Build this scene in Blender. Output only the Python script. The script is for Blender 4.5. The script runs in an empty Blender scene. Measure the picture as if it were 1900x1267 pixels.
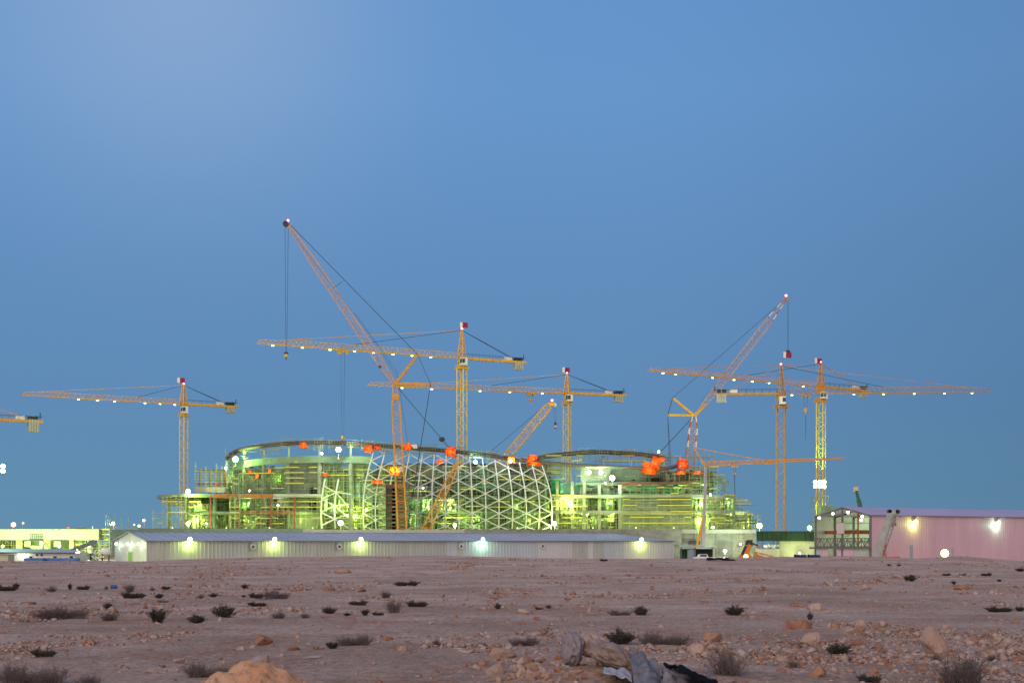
import bpy, bmesh, math, random
import numpy as np
from mathutils import Vector, Matrix
random.seed(7); rng = np.random.default_rng(11)
SC = bpy.context.scene; COL = SC.collection
V = Vector
# ------------------------------------------------------------ camera, world, sun, exposure
F = 2639.0; H = 1.6; HY = 1003.0                       # focal length in px of a 1900 px wide frame, eye height, horizon row
cam = bpy.data.cameras.new('camera'); co = bpy.data.objects.new('camera', cam); COL.objects.link(co)
co.location = (0, 0, H); co.rotation_euler = (math.radians(90), 0, 0)
cam.sensor_width = 36; cam.lens = 36*F/1900; cam.shift_y = (HY-633.5)/1900
cam.clip_start = 0.2; cam.clip_end = 9000
SC.camera = co
W = bpy.data.worlds.new('World'); SC.world = W; W.use_nodes = True
nt = W.node_tree; N = nt.nodes; L = nt.links
def wn(t, **k):
    n = N.new(t)
    for a, b in k.items(): setattr(n, a, b)
    return n
bg = N['Background']
tc = wn('ShaderNodeTexCoord'); sp = wn('ShaderNodeSeparateXYZ'); L.new(tc.outputs['Generated'], sp.inputs[0])
cr = wn('ShaderNodeValToRGB'); L.new(sp.outputs['Z'], cr.inputs[0])
def ramp(node, pts):
    e = node.color_ramp.elements
    while len(e) < len(pts): e.new(0.5)
    for k, (p, c) in enumerate(pts):
        e[k].position = p; e[k].color = (*c, 1)
def s2l(r, g, b):
    f = lambda c: ((c/255+0.055)/1.055)**2.4 if c > 10 else c/3294
    return (f(r), f(g), f(b))
ramp(cr, [(0.0, s2l(100, 143, 172)), (0.045, s2l(97, 141, 176)), (0.10, s2l(96, 139, 183)), (0.19, s2l(98, 142, 190)), (0.30, s2l(103, 150, 203)), (0.42, s2l(98, 146, 202)), (1.0, s2l(70, 110, 175))])
# warm afterglow of the sun that has set behind the camera
mr = wn('ShaderNodeMapRange'); mr.interpolation_type = 'SMOOTHSTEP'
L.new(sp.outputs['Y'], mr.inputs[0]); mr.inputs[1].default_value = 0.35; mr.inputs[2].default_value = -0.8; mr.inputs[3].default_value = 0; mr.inputs[4].default_value = 1
wr = wn('ShaderNodeValToRGB'); L.new(sp.outputs['Z'], wr.inputs[0])
ramp(wr, [(0.0, (1.40, 1.22, 1.12)), (0.15, (1.40, 1.24, 1.15)), (0.45, (1.10, 0.95, 0.90)), (1.0, s2l(70, 110, 175))])
mx = wn('ShaderNodeMix', data_type='RGBA'); L.new(mr.outputs[0], mx.inputs['Factor']); L.new(cr.outputs[0], mx.inputs['A']); L.new(wr.outputs[0], mx.inputs['B'])
# moonlit brighter patch of the sky high on the left
md = V((-0.235, 1, 0.40)).normalized()
dp = wn('ShaderNodeVectorMath', operation='DOT_PRODUCT'); L.new(tc.outputs['Generated'], dp.inputs[0]); dp.inputs[1].default_value = md
m2 = wn('ShaderNodeMapRange')
L.new(dp.outputs['Value'], m2.inputs[0]); m2.inputs[1].default_value = math.cos(math.radians(19)); m2.inputs[2].default_value = 1.0; m2.inputs[3].default_value = 0; m2.inputs[4].default_value = 1.0
pw_ = wn('ShaderNodeMath', operation='POWER'); L.new(m2.outputs[0], pw_.inputs[0]); pw_.inputs[1].default_value = 6.0
ps_ = wn('ShaderNodeMath', operation='MULTIPLY'); L.new(pw_.outputs[0], ps_.inputs[0]); ps_.inputs[1].default_value = 0.42
mg = wn('ShaderNodeMix', data_type='RGBA'); L.new(ps_.outputs[0], mg.inputs['Factor']); L.new(mx.outputs['Result'], mg.inputs['A']); mg.inputs['B'].default_value = (*s2l(165, 187, 216), 1)
# the sky is a little darker towards the right (north)
mq = wn('ShaderNodeMapRange'); mq.interpolation_type = 'SMOOTHSTEP'; L.new(sp.outputs['X'], mq.inputs[0]); mq.inputs[1].default_value = 0.05; mq.inputs[2].default_value = 0.45; mq.inputs[3].default_value = 1.0; mq.inputs[4].default_value = 0.80
mm_ = wn('ShaderNodeVectorMath', operation='SCALE'); L.new(mg.outputs['Result'], mm_.inputs[0]); L.new(mq.outputs[0], mm_.inputs['Scale'])
L.new(mm_.outputs[0], bg.inputs[0]); bg.inputs[1].default_value = 1.0
sun = bpy.data.lights.new('sun', 'SUN'); so = bpy.data.objects.new('sun', sun); COL.objects.link(so)
sun.energy = 0.95; sun.angle = math.radians(35); sun.color = (1.0, 0.80, 0.70)
so.rotation_euler = (V((0.55, 0.8, -0.72))).to_track_quat('-Z', 'Y').to_euler()
SC.view_settings.view_transform = 'Standard'; SC.view_settings.look = 'None'
SC.view_settings.exposure = 0; SC.view_settings.gamma = 1
SC.cycles.max_bounces = 5; SC.cycles.diffuse_bounces = 3; SC.cycles.sample_clamp_indirect = 4
SC.cycles.volume_bounces = 0

# ------------------------------------------------------------ helpers
def at(px, py, D): return V(((px-950)/F*D, D, H-(py-HY)/F*D))
def xat(px, D): return (px-950)/F*D
def zat(py, D): return H-(py-HY)/F*D
class MB:
    def __init__(s): s.v = []; s.f = []; s.m = []
    def add(s, vs, fs, mi=0):
        o = len(s.v); s.v += [tuple(p) for p in vs]
        for f in fs: s.f.append(tuple(i+o for i in f)); s.m.append(mi)
    def bar(s, a, b, w, h=None, up=None, mi=0):
        a = V(a); b = V(b); d = b-a
        if d.length < 1e-6: return
        d.normalize(); up = V(up) if up else (V((0, 0, 1)) if abs(d.z) < 0.95 else V((0, 1, 0)))
        x = d.cross(up).normalized(); y = x.cross(d); h = w if h is None else h
        x = x*w/2; y = y*h/2
        vs = [a-x-y, a+x-y, a+x+y, a-x+y, b-x-y, b+x-y, b+x+y, b-x+y]
        s.add(vs, [(0, 3, 2, 1), (4, 5, 6, 7), (0, 1, 5, 4), (1, 2, 6, 5), (2, 3, 7, 6), (3, 0, 4, 7)], mi)
    def box(s, c, size, rot=0, mi=0):
        c = V(c); hx, hy, hz = size[0]/2, size[1]/2, size[2]/2; ca, sa = math.cos(rot), math.sin(rot)
        vs = []
        for z in (-hz, hz):
            for x, y in ((-hx, -hy), (hx, -hy), (hx, hy), (-hx, hy)):
                vs.append((c.x+x*ca-y*sa, c.y+x*sa+y*ca, c.z+z))
        s.add(vs, [(0, 3, 2, 1), (4, 5, 6, 7), (0, 1, 5, 4), (1, 2, 6, 5), (2, 3, 7, 6), (3, 0, 4, 7)], mi)
    def hexa(s, p, mi=0):        # 8 points, bottom loop then top loop
        s.add(p, [(0, 3, 2, 1), (4, 5, 6, 7), (0, 1, 5, 4), (1, 2, 6, 5), (2, 3, 7, 6), (3, 0, 4, 7)], mi)
    def prism(s, loop, z0, z1, mi=0):   # loop of xy points
        n = len(loop); vs = [(p[0], p[1], z0) for p in loop]+[(p[0], p[1], z1) for p in loop]
        s.add(vs, [tuple(range(n-1, -1, -1)), tuple(range(n, 2*n))]+[(i, (i+1) % n, n+(i+1) % n, n+i) for i in range(n)], mi)
    def tube(s, pts, r, n=8, mi=0, cap=True):
        pts = [V(p) for p in pts]; rings = []
        rr = r if isinstance(r, (list, tuple)) else [r]*len(pts)
        for i, p in enumerate(pts):
            d = (pts[min(i+1, len(pts)-1)]-pts[max(i-1, 0)]).normalized()
            up = V((0, 0, 1)) if abs(d.z) < 0.95 else V((0, 1, 0))
            x = d.cross(up).normalized(); y = x.cross(d)
            rings.append([p+(x*math.cos(2*math.pi*k/n)+y*math.sin(2*math.pi*k/n))*rr[i] for k in range(n)])
        vs = [q for r_ in rings for q in r_]; fs = []
        for i in range(len(pts)-1):
            for k in range(n): fs.append((i*n+k, i*n+(k+1) % n, (i+1)*n+(k+1) % n, (i+1)*n+k))
        if cap: fs += [tuple(range(n-1, -1, -1)), tuple((len(pts)-1)*n+k for k in range(n))]
        s.add(vs, fs, mi)
    def ball(s, c, r, n=10, m=6, sc=(1, 1, 1), mi=0):
        vs = [(c[0], c[1], c[2]-r*sc[2])]
        for i in range(1, m):
            t = math.pi*i/m
            for k in range(n):
                a = 2*math.pi*k/n; vs.append((c[0]+r*sc[0]*math.sin(t)*math.cos(a), c[1]+r*sc[1]*math.sin(t)*math.sin(a), c[2]-r*sc[2]*math.cos(t)))
        vs.append((c[0], c[1], c[2]+r*sc[2])); fs = []
        for k in range(n): fs.append((0, 1+(k+1) % n, 1+k))
        for i in range(m-2):
            for k in range(n): fs.append((1+i*n+k, 1+i*n+(k+1) % n, 1+(i+1)*n+(k+1) % n, 1+(i+1)*n+k))
        l = len(vs)-1
        for k in range(n): fs.append((l, 1+(m-2)*n+k, 1+(m-2)*n+(k+1) % n))
        s.add(vs, fs, mi)
    def build(s, name, mat, parent=None, smooth=False, label=None):
        me = bpy.data.meshes.new(name); 
        base = parent.matrix_world.translation if (parent and parent.get('_w')) else None
        o = bpy.data.objects.new(name, me)
        vs = s.v
        if parent is not None:
            ox, oy, oz = world_of(parent)
            vs = [(x-ox, y-oy, z-oz) for x, y, z in vs]; o.parent = parent
            WORLD[o.name] = (ox, oy, oz)
        else: WORLD[o.name] = (0, 0, 0)
        me.from_pydata(vs, [], s.f)
        for m in (mat if isinstance(mat, (list, tuple)) else [mat]): me.materials.append(m)
        if len(me.materials) > 1: me.polygons.foreach_set('material_index', s.m)
        if smooth: me.polygons.foreach_set('use_smooth', [True]*len(me.polygons))
        COL.objects.link(o)
        if label: o['label'] = label
        return o
WORLD = {}
def world_of(o): return WORLD[o.name]
def tag(o, label, cat, group=None, kind=None):
    if label: o['label'] = label
    if cat: o['category'] = cat
    if group: o['group'] = group
    if kind: o['kind'] = kind
    return o
def thing(name, loc, label, cat, group=None):
    o = bpy.data.objects.new(name, None); COL.objects.link(o); o.location = loc; o.empty_display_size = 0.5
    WORLD[o.name] = tuple(loc); tag(o, label, cat, group); return o
def center(o):            # put a lone mesh's origin at its own base
    me = o.data; n = len(me.vertices); a = np.empty(n*3); me.vertices.foreach_get('co', a); a = a.reshape(-1, 3)
    c = np.array([(a[:, 0].min()+a[:, 0].max())/2, (a[:, 1].min()+a[:, 1].max())/2, a[:, 2].min()])
    me.vertices.foreach_set('co', (a-c).ravel()); o.location = c; return o
# ------------------------------------------------------------ materials
def mat(name, col, rough=0.7, metal=0.0, col2=None, scale=1.0, detail=4, bump=0.0, bscale=None, stretch=(1, 1, 1), lo=0.35, hi=0.65, spec=None, translucent=0):
    m = bpy.data.materials.new(name); m.use_nodes = True; t = m.node_tree; b = t.nodes['Principled BSDF']
    b.inputs['Roughness'].default_value = rough; b.inputs['Metallic'].default_value = metal; b.inputs['Base Color'].default_value = (*col, 1)
    if spec is not None: b.inputs['Specular IOR Level'].default_value = spec
    g = t.nodes.new('ShaderNodeNewGeometry'); mp = t.nodes.new('ShaderNodeMapping'); mp.inputs['Scale'].default_value = stretch
    t.links.new(g.outputs['Position'], mp.inputs[0])
    if col2 is not None:
        n = t.nodes.new('ShaderNodeTexNoise'); n.inputs['Scale'].default_value = scale; n.inputs['Detail'].default_value = detail; n.inputs['Roughness'].default_value = 0.65
        t.links.new(mp.outputs[0], n.inputs['Vector'])
        r = t.nodes.new('ShaderNodeValToRGB'); t.links.new(n.outputs[0], r.inputs[0])
        r.color_ramp.elements[0].position = lo; r.color_ramp.elements[0].color = (*col, 1)
        r.color_ramp.elements[1].position = hi; r.color_ramp.elements[1].color = (*col2, 1)
        t.links.new(r.outputs[0], b.inputs['Base Color'])
    if bump:
        n2 = t.nodes.new('ShaderNodeTexNoise'); n2.inputs['Scale'].default_value = bscale or scale*3; n2.inputs['Detail'].default_value = 6
        t.links.new(mp.outputs[0], n2.inputs['Vector'])
        bp = t.nodes.new('ShaderNodeBump'); bp.inputs['Strength'].default_value = 1; bp.inputs['Distance'].default_value = bump
        t.links.new(n2.outputs[0], bp.inputs['Height']); t.links.new(bp.outputs[0], b.inputs['Normal'])
    if translucent:
        tr = t.nodes.new('ShaderNodeBsdfTranslucent'); tr.inputs[0].default_value = (*col, 1)
        ms = t.nodes.new('ShaderNodeMixShader'); ms.inputs[0].default_value = translucent
        out = t.nodes['Material Output']; t.links.new(b.outputs[0], ms.inputs[1]); t.links.new(tr.outputs[0], ms.inputs[2]); t.links.new(ms.outputs[0], out.inputs[0])
    return m
def emis(name, col, st):
    m = bpy.data.materials.new(name); m.use_nodes = True; b = m.node_tree.nodes['Principled BSDF']
    b.inputs['Base Color'].default_value = (0.8, 0.8, 0.8, 1); b.inputs['Emission Color'].default_value = (*col, 1); b.inputs['Emission Strength'].default_value = st
    return m
M = dict(
 yellow=mat('crane_yellow_paint', (0.80, 0.43, 0.035), 0.5, col2=(0.66, 0.34, 0.03), scale=0.6),
 yellowg=mat('mast_yellow_paint', (0.85, 0.62, 0.06), 0.5, col2=(0.72, 0.50, 0.05), scale=0.6),
 orange=mat('crane_orange_paint', (0.72, 0.33, 0.045), 0.5, col2=(0.56, 0.25, 0.04), scale=0.6),
 brownor=mat('faded_orange_paint', (0.46, 0.27, 0.13), 0.6, col2=(0.36, 0.20, 0.09), scale=0.6),
 pinkish=mat('faded_boom_paint', (0.58, 0.36, 0.25), 0.6, col2=(0.48, 0.27, 0.18), scale=0.6),
 rope=mat('steel_rope', (0.03, 0.035, 0.045), 0.6),
 dark=mat('dark_machinery', (0.03, 0.032, 0.035), 0.6),
 white=mat('white_paint', (0.75, 0.75, 0.73), 0.5),
 maroon=mat('maroon_cloth', (0.25, 0.01, 0.06), 0.8), fwhite=mat('white_cloth', (0.8, 0.78, 0.8), 0.8),
 rosy=mat('faded_red_paint', (0.42, 0.12, 0.12), 0.6), red=mat('red_paint', (0.55, 0.03, 0.03), 0.45),
 concrete=mat('raw_concrete', (0.30, 0.31, 0.27), 0.9, col2=(0.18, 0.20, 0.16), scale=0.35, stretch=(1, 1, 2), bump=0.02),
 conc_lt=mat('pale_concrete', (0.45, 0.45, 0.40), 0.9, col2=(0.36, 0.37, 0.32), scale=0.25, bump=0.02),
 conc_gn=mat('green_grey_concrete', (0.20, 0.28, 0.21), 0.9, col2=(0.13, 0.19, 0.14), scale=0.3, bump=0.02),  # green grey concrete with darker mottling
 conc_dk=mat('dark_green_block_wall', (0.10, 0.13, 0.07), 0.95, col2=(0.03, 0.05, 0.025), scale=0.5, bump=0.03),  # dark green block with darker mottling
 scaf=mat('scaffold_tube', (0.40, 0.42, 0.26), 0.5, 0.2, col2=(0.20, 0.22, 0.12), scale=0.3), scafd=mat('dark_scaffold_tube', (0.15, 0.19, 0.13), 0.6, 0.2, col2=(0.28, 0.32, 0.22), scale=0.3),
 scafy=mat('yellow_toe_board', (0.60, 0.52, 0.12), 0.7), plank=mat('scaffold_plank', (0.40, 0.36, 0.20), 0.8, col2=(0.25, 0.22, 0.12), scale=1.2),
 rust=mat('rusty_formwork', (0.42, 0.17, 0.05), 0.8, col2=(0.22, 0.08, 0.03), scale=0.7),
 redst=mat('red_primer_steel', (0.28, 0.07, 0.04), 0.6, col2=(0.18, 0.05, 0.03), scale=0.7),
 pipe=mat('brown_steel_pipe', (0.055, 0.028, 0.028), 0.6, 0.0, col2=(0.10, 0.055, 0.04), scale=0.25),
 pipeg=mat('grey_green_steel_pipe', (0.17, 0.15, 0.12), 0.6, col2=(0.11, 0.08, 0.07), scale=0.3),
 diag=mat('white_steel_lattice', (0.62, 0.63, 0.63), 0.5),
 tarp=mat('orange_tarpaulin', (0.95, 0.15, 0.015), 0.6, col2=(0.80, 0.10, 0.01), scale=0.8, translucent=0.55),
 net=mat('green_netting', (0.03, 0.38, 0.16), 0.8, col2=(0.05, 0.50, 0.22), scale=0.5, translucent=0.5),
 dgreen=mat('hoarding_and_shade_green', (0.010, 0.035, 0.022), 0.8, col2=(0.018, 0.055, 0.03), scale=0.3),
 shed_bg=mat('beige_cladding', (0.46, 0.50, 0.45), 0.55, col2=(0.37, 0.40, 0.36), scale=0.5, stretch=(1, 1, 0.12)),
 shed_bl=mat('pale_blue_cladding', (0.50, 0.55, 0.58), 0.5, col2=(0.43, 0.48, 0.52), scale=0.15, stretch=(1, 1, 0.2)),
 shed_wh=mat('white_cladding', (0.62, 0.63, 0.62), 0.5, col2=(0.54, 0.55, 0.55), scale=0.15, stretch=(1, 1, 0.2)),
 shed_rf=mat('galvanised_roof', (0.42, 0.45, 0.50), 0.55, 0.1, col2=(0.34, 0.37, 0.42), scale=0.08, stretch=(1, 1, 1)),
 pink=mat('pink_cladding', (0.65, 0.42, 0.48), 0.5, col2=(0.56, 0.36, 0.42), scale=0.3, stretch=(1, 1, 0.15)),
 pinkroof=mat('mauve_roof', (0.50, 0.40, 0.54), 0.5, col2=(0.43, 0.34, 0.47), scale=0.08),
 steel=mat('grey_steelwork', (0.13, 0.13, 0.13), 0.6), trim=mat('shed_trim', (0.16, 0.18, 0.24), 0.6),
 intw=mat('inner_cladding', (0.46, 0.46, 0.40), 0.7, col2=(0.34, 0.35, 0.30), scale=0.5), glass=mat('dark_glass', (0.02, 0.03, 0.05), 0.1),
 navy=mat('navy_plastic', (0.01, 0.02, 0.09), 0.4), bluetarp=mat('blue_tarpaulin', (0.02, 0.13, 0.35), 0.6, col2=(0.10, 0.20, 0.42), scale=0.5),
 grey=mat('grey_plastic', (0.25, 0.29, 0.32), 0.6), boomw=mat('weathered_white_paint', (0.42, 0.43, 0.40), 0.6, col2=(0.28, 0.29, 0.27), scale=0.8),
 gboom=mat('dark_green_paint', (0.02, 0.08, 0.05), 0.5), housing=mat('lamp_housing', (0.06, 0.06, 0.06), 0.6),
 black=mat('black_rubber_and_shade', (0.008, 0.007, 0.007), 0.9, spec=0.1), digger=mat('excavator_orange', (0.60, 0.22, 0.02), 0.5),
)
GREEN = (0.48, 1.0, 0.20); YEL = (0.74, 1.0, 0.20); WHT = (0.74, 1.0, 0.62); COOL = (0.50, 1.0, 0.62); SOD = (1.0, 0.36, 0.06); PURE = (0.95, 1.0, 0.97)
EM = {}
def em(c, s):
    k = (c, s)
    if k not in EM: EM[k] = emis('lamp_glow_%s' % ['green', 'yellow', 'white', 'cool', 'sodium', 'neutral', 'red'][[GREEN, YEL, WHT, COOL, SOD, PURE, (1.0, 0.08, 0.12)].index(c)], c, s)
    return EM[k]
REDL = (1.0, 0.08, 0.12)
NL = [0]
def add_light(parent, pos, power, c, rad=0.25, spot=None, aim=None):
    l = bpy.data.lights.new('bulb', 'SPOT' if spot else 'POINT'); l.energy = power; l.color = c; l.shadow_soft_size = rad
    o = bpy.data.objects.new('bulb', l); COL.objects.link(o); w = world_of(parent); o.parent = parent
    o.location = (pos[0]-w[0], pos[1]-w[1], pos[2]-w[2]); NL[0] += 1
    if spot: l.spot_size = math.radians(spot); l.spot_blend = 0.5; o.rotation_euler = V(aim).to_track_quat('-Z', 'Y').to_euler()
    return o
def floodlight(p, r, c, power, label, pole=0, aim=None, spot=None, group=None, name='floodlight', cat='floodlight', st=25, off=0.6, bank=1, head_w=None):
    """lamp at p facing the camera side: housing, lens, pole or bracket, and its light"""
    if c == SOD: st = 4
    p = V(p); d = (V((0, 0, p.z))-p); d.z -= 3; d.normalize()
    x = V((-d.y, d.x, 0)).normalized(); u = d.cross(x)*-1
    if u.z < 0: u = -u
    t = thing(name, (p.x, p.y, p.z-pole), label, cat, group)
    h = MB(); e = MB(); nx = bank; ny = 1 if bank < 3 else 2
    for i in range(nx):
        for j in range(ny):
            c0 = p + x*((i-(nx-1)/2)*r*2.3) + u*((j-(ny-1)/2)*r*2.3)
            seg = 12
            ring = lambda rr, dd: [c0+d*dd+(x*math.cos(2*math.pi*k/seg)+u*math.sin(2*math.pi*k/seg))*rr for k in range(seg)]
            vs = ring(r*0.45, -r*0.8)+ring(r*1.08, 0)+ring(r*1.08, r*0.12)
            h.add(vs, [tuple(range(seg))]+[(a*seg+k, a*seg+(k+1) % seg, (a+1)*seg+(k+1) % seg, (a+1)*seg+k) for a in (0, 1) for k in range(seg)])
            vs = ring(r*0.98, r*0.10)+ring(r*0.75, r*0.38)+[c0+d*r*0.5]
            e.add(vs, [(k, (k+1) % seg, seg+(k+1) % seg, seg+k) for k in range(seg)]+[(seg+k, seg+(k+1) % seg, 2*seg) for k in range(seg)])
    h.build('housing', M['housing'], t); e.build('lens', em(c, st), t)
    if pole > 0:
        b = MB(); b.bar(p-V((0, 0, pole)), p-d*r*0.8, max(0.12, r*0.16)); b.box((p.x, p.y, p.z-pole+0.05), (r*1.2, r*1.2, 0.1)); b.build('pole', M['steel'], t)
    else:
        b = MB(); b.bar(p-d*r*0.7, p-d*(r*0.7+0.5), 0.1); b.build('bracket', M['steel'], t)
    if power: add_light(t, p+d*(r*0.5+off) if aim is None else p+V(aim).normalized()*(r*0.5+off), power, c, 0.3, spot, aim)
    return t
# ------------------------------------------------------------ ground
def vnoise(x, y, seed=0):
    xi = np.floor(x).astype(np.int64); yi = np.floor(y).astype(np.int64); xf = x-xi; yf = y-yi
    def h(a, b):
        n = (a*374761393 + b*668265263 + seed*1442695041) & 0xffffffff
        n = ((n ^ (n >> 13))*1274126177) & 0xffffffff
        return ((n ^ (n >> 16)) & 0xffff)/65535.0
    u = xf*xf*(3-2*xf); v = yf*yf*(3-2*yf)
    return (h(xi, yi)*(1-u)+h(xi+1, yi)*u)*(1-v)+(h(xi, yi+1)*(1-u)+h(xi+1, yi+1)*u)*v
def fbm(x, y, seed=0, o=4):
    s = 0; a = 0.5; t = 0
    for k in range(o): s = s+a*vnoise(x, y, seed+k*17); t += a; a *= 0.5; x = x*2.03+5.1; y = y*2.03+9.7
    return s/t
CREST = np.array([(-3000, 1040), (0, 1039), (120, 1040), (260, 1041), (330, 1038), (480, 1034), (650, 1032), (830, 1031), (980, 1035), (1130, 1037), (1260, 1037), (1400, 1034), (1560, 1031), (1650, 1033), (1700, 1035), (1780, 1030), (1900, 1039), (5000, 1038)], float)
CD = 135.0
MOUNDS = [(0.95, 15.3, 1.4, 0.9, 0.20), (2.9, 14.6, 1.6, 0.8, 0.10), (6.2, 15.6, 2.2, 0.8, 0.10)]
def gz(x, y):
    x = np.asarray(x, float); y = np.asarray(y, float)
    z = (fbm(x/19, y/26, 3)-0.5)*0.36 + (fbm(x/4.2, y/4.8, 5)-0.5)*0.14 + (fbm(x/1.1, y/1.1, 9, 3)-0.5)*0.06
    yy = np.maximum(y, 1.0); px = 950+x/yy*F
    c = H-(np.interp(px, CREST[:, 0], CREST[:, 1])-HY)/F*CD
    wc = np.clip((y-60)/(CD-60), 0, 1)**2*(y > 0)
    z = z*(1-0.75*wc)+c*wc
    z = z - 0.25*np.clip((np.hypot(x, y)-20)/60, 0, 1)*(1-wc)*(y > 0)
    back = np.clip((np.hypot(x, y)-CD-3)/55, 0, 1); back = back*back*(3-2*back)
    z = z*(1-back) + (-3.0+0.15*(fbm(x/12, y/12, 31)-0.5))*back
    for (mx_, my_, sx, sy, hh) in MOUNDS: z = z+hh*np.exp(-((x-mx_)/sx)**2-((y-my_)/sy)**2)
    return z
def g1(x, y): return float(gz(np.array([x]), np.array([y]))[0])
def groundmat():
    m = bpy.data.materials.new('desert_dust'); m.use_nodes = True; t = m.node_tree; b = t.nodes['Principled BSDF']; b.inputs['Roughness'].default_value = 0.95; b.inputs['Specular IOR Level'].default_value = 0.15
    g = t.nodes.new('ShaderNodeNewGeometry')
    def nz(s, d=5, r=0.6):
        n = t.nodes.new('ShaderNodeTexNoise'); n.inputs['Scale'].default_value = s; n.inputs['Detail'].default_value = d; n.inputs['Roughness'].default_value = r
        t.links.new(g.outputs['Position'], n.inputs['Vector']); return n
    def rp(n, a, b_, ca, cb):
        r = t.nodes.new('ShaderNodeValToRGB'); t.links.new(n.outputs[0], r.inputs[0]); r.color_ramp.elements[0].position = a; r.color_ramp.elements[1].position = b_
        r.color_ramp.elements[0].color = (*ca, 1); r.color_ramp.elements[1].color = (*cb, 1); return r
    base = rp(nz(0.16, 8, 0.65), 0.36, 0.62, (0.46, 0.315, 0.235), (0.72, 0.535, 0.43))
    red = rp(nz(0.45, 8, 0.75), 0.50, 0.66, (0, 0, 0), (1, 1, 1))
    m1 = t.nodes.new('ShaderNodeMix'); m1.data_type = 'RGBA'; m1.inputs['B'].default_value = (0.48, 0.27, 0.175, 1)
    t.links.new(red.outputs[0], m1.inputs['Factor']); t.links.new(base.outputs[0], m1.inputs['A'])
    fine = rp(nz(9, 8, 0.85), 0.40, 0.64, (0.50, 0.46, 0.44), (1.45, 1.38, 1.33))
    m2 = t.nodes.new('ShaderNodeMix'); m2.data_type = 'RGBA'; m2.blend_type = 'MULTIPLY'; m2.inputs['Factor'].default_value = 0.75
    t.links.new(m1.outputs['Result'], m2.inputs['A']); t.links.new(fine.outputs[0], m2.inputs['B'])
    t.links.new(m2.outputs['Result'], b.inputs['Base Color'])
    bp = t.nodes.new('ShaderNodeBump'); bp.inputs['Distance'].default_value = 0.11; n3 = nz(4, 10, 0.8); t.links.new(n3.outputs[0], bp.inputs['Height']); t.links.new(bp.outputs[0], b.inputs['Normal'])
    return m
M['ground'] = groundmat()
ang = np.concatenate([np.linspace(-180, -60, 25)[:-1], np.linspace(-60, -24, 50)[:-1], np.linspace(-24, 24, 640), np.linspace(24, 60, 50)[1:], np.linspace(60, 180, 25)[1:-1]])*math.pi/180
rad = np.concatenate([np.geomspace(0.5, 10, 30)[:-1], np.geomspace(10, 160, 420)[:-1], np.geomspace(160, 1600, 50)])
A, R = np.meshgrid(ang, rad); X = np.sin(A)*R; Y = np.cos(A)*R; Z = gz(X, Y)
ridg = (np.abs(fbm(X/0.33, Y/0.33, 71, 3)-0.5)*-2+0.6)*0.055*(fbm(X/2.5, Y/2.5, 77, 3))*np.clip((70-R)/40, 0, 1)
for tx, sl, am in ((-9, .18, .05), (-7.2, .18, .05), (14, -.25, .05), (15.8, -.25, .05)):
    dd = X-(tx+sl*(Y-60)+3*np.sin(Y/23)); Z = Z-am*np.exp(-(dd/0.28)**2)*np.clip((Y-8)/10, 0, 1)*np.clip((125-Y)/20, 0, 1)
ridg += ((fbm(X/0.9, Y/0.6, 91, 4)-0.5)*0.09)*np.clip((60-R)/40, 0, 1)
Z = Z+ridg
na = len(ang); nr = len(rad)
vs = np.stack([X.ravel(), Y.ravel(), Z.ravel()], 1); vs = np.vstack([vs, [[0, 0, g1(0, 0.1)]]])
i = np.arange(nr-1)[:, None]*na; j = np.arange(na)[None, :]; j2 = (j+1) % na
quads = np.stack([i+j, i+j2, i+na+j2, i+na+j], -1).reshape(-1, 4)
me = bpy.data.meshes.new('desert_ground'); nq = len(quads); tri = np.stack([np.full(na, len(vs)-1), (np.arange(na)+1) % na, np.arange(na)], 1)
me.vertices.add(len(vs)); me.vertices.foreach_set('co', vs.ravel())
me.loops.add(nq*4+na*3); me.loops.foreach_set('vertex_index', np.concatenate([quads[:, ::-1].ravel(), tri[:, ::-1].ravel()]).astype(np.int32))
me.polygons.add(nq+na); me.polygons.foreach_set('loop_start', np.concatenate([np.arange(nq)*4, nq*4+np.arange(na)*3]).astype(np.int32))
me.update(calc_edges=True); me.validate(); me.polygons.foreach_set('use_smooth', [True]*len(me.polygons)); me.materials.append(M['ground'])
o = bpy.data.objects.new('desert_ground', me); COL.objects.link(o); tag(o, 'flat stony desert ground of purple brown dust', None, None, 'structure')
FLIP = me.polygons[50].normal.z < 0
if FLIP: me.flip_normals()

# ------------------------------------------------------------ sheds
SITE = -3.0
def ucorner(px, D): return V((xat(px, D), D, 0))
ANG = math.radians(33.8); U = V((math.cos(ANG), math.sin(ANG), 0)); PV = V((-math.sin(ANG), math.cos(ANG), 0))
def corr_wall(mb, a, b, z0, z1, pitch=0.8, dep=0.07, nrm=None):
    """ribbed sheet wall from a to b (xy), bulging along nrm"""
    a = V(a); b = V(b); d = b-a; Ln = d.length; d.normalize(); n = int(Ln/pitch); q = Ln/n; vs = []
    for k in range(n):
        for t, o_ in ((0, 0), (0.55, 0), (0.68, dep), (0.87, dep)):
            p = a+d*(q*(k+t))+nrm*o_; vs.append(p)
    vs.append(b); m = len(vs)
    al = [(p.x, p.y, z0) for p in vs]+[(p.x, p.y, z1) for p in vs]
    mb.add(al, [(i, i+1, m+i+1, m+i) for i in range(m-1)])
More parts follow.
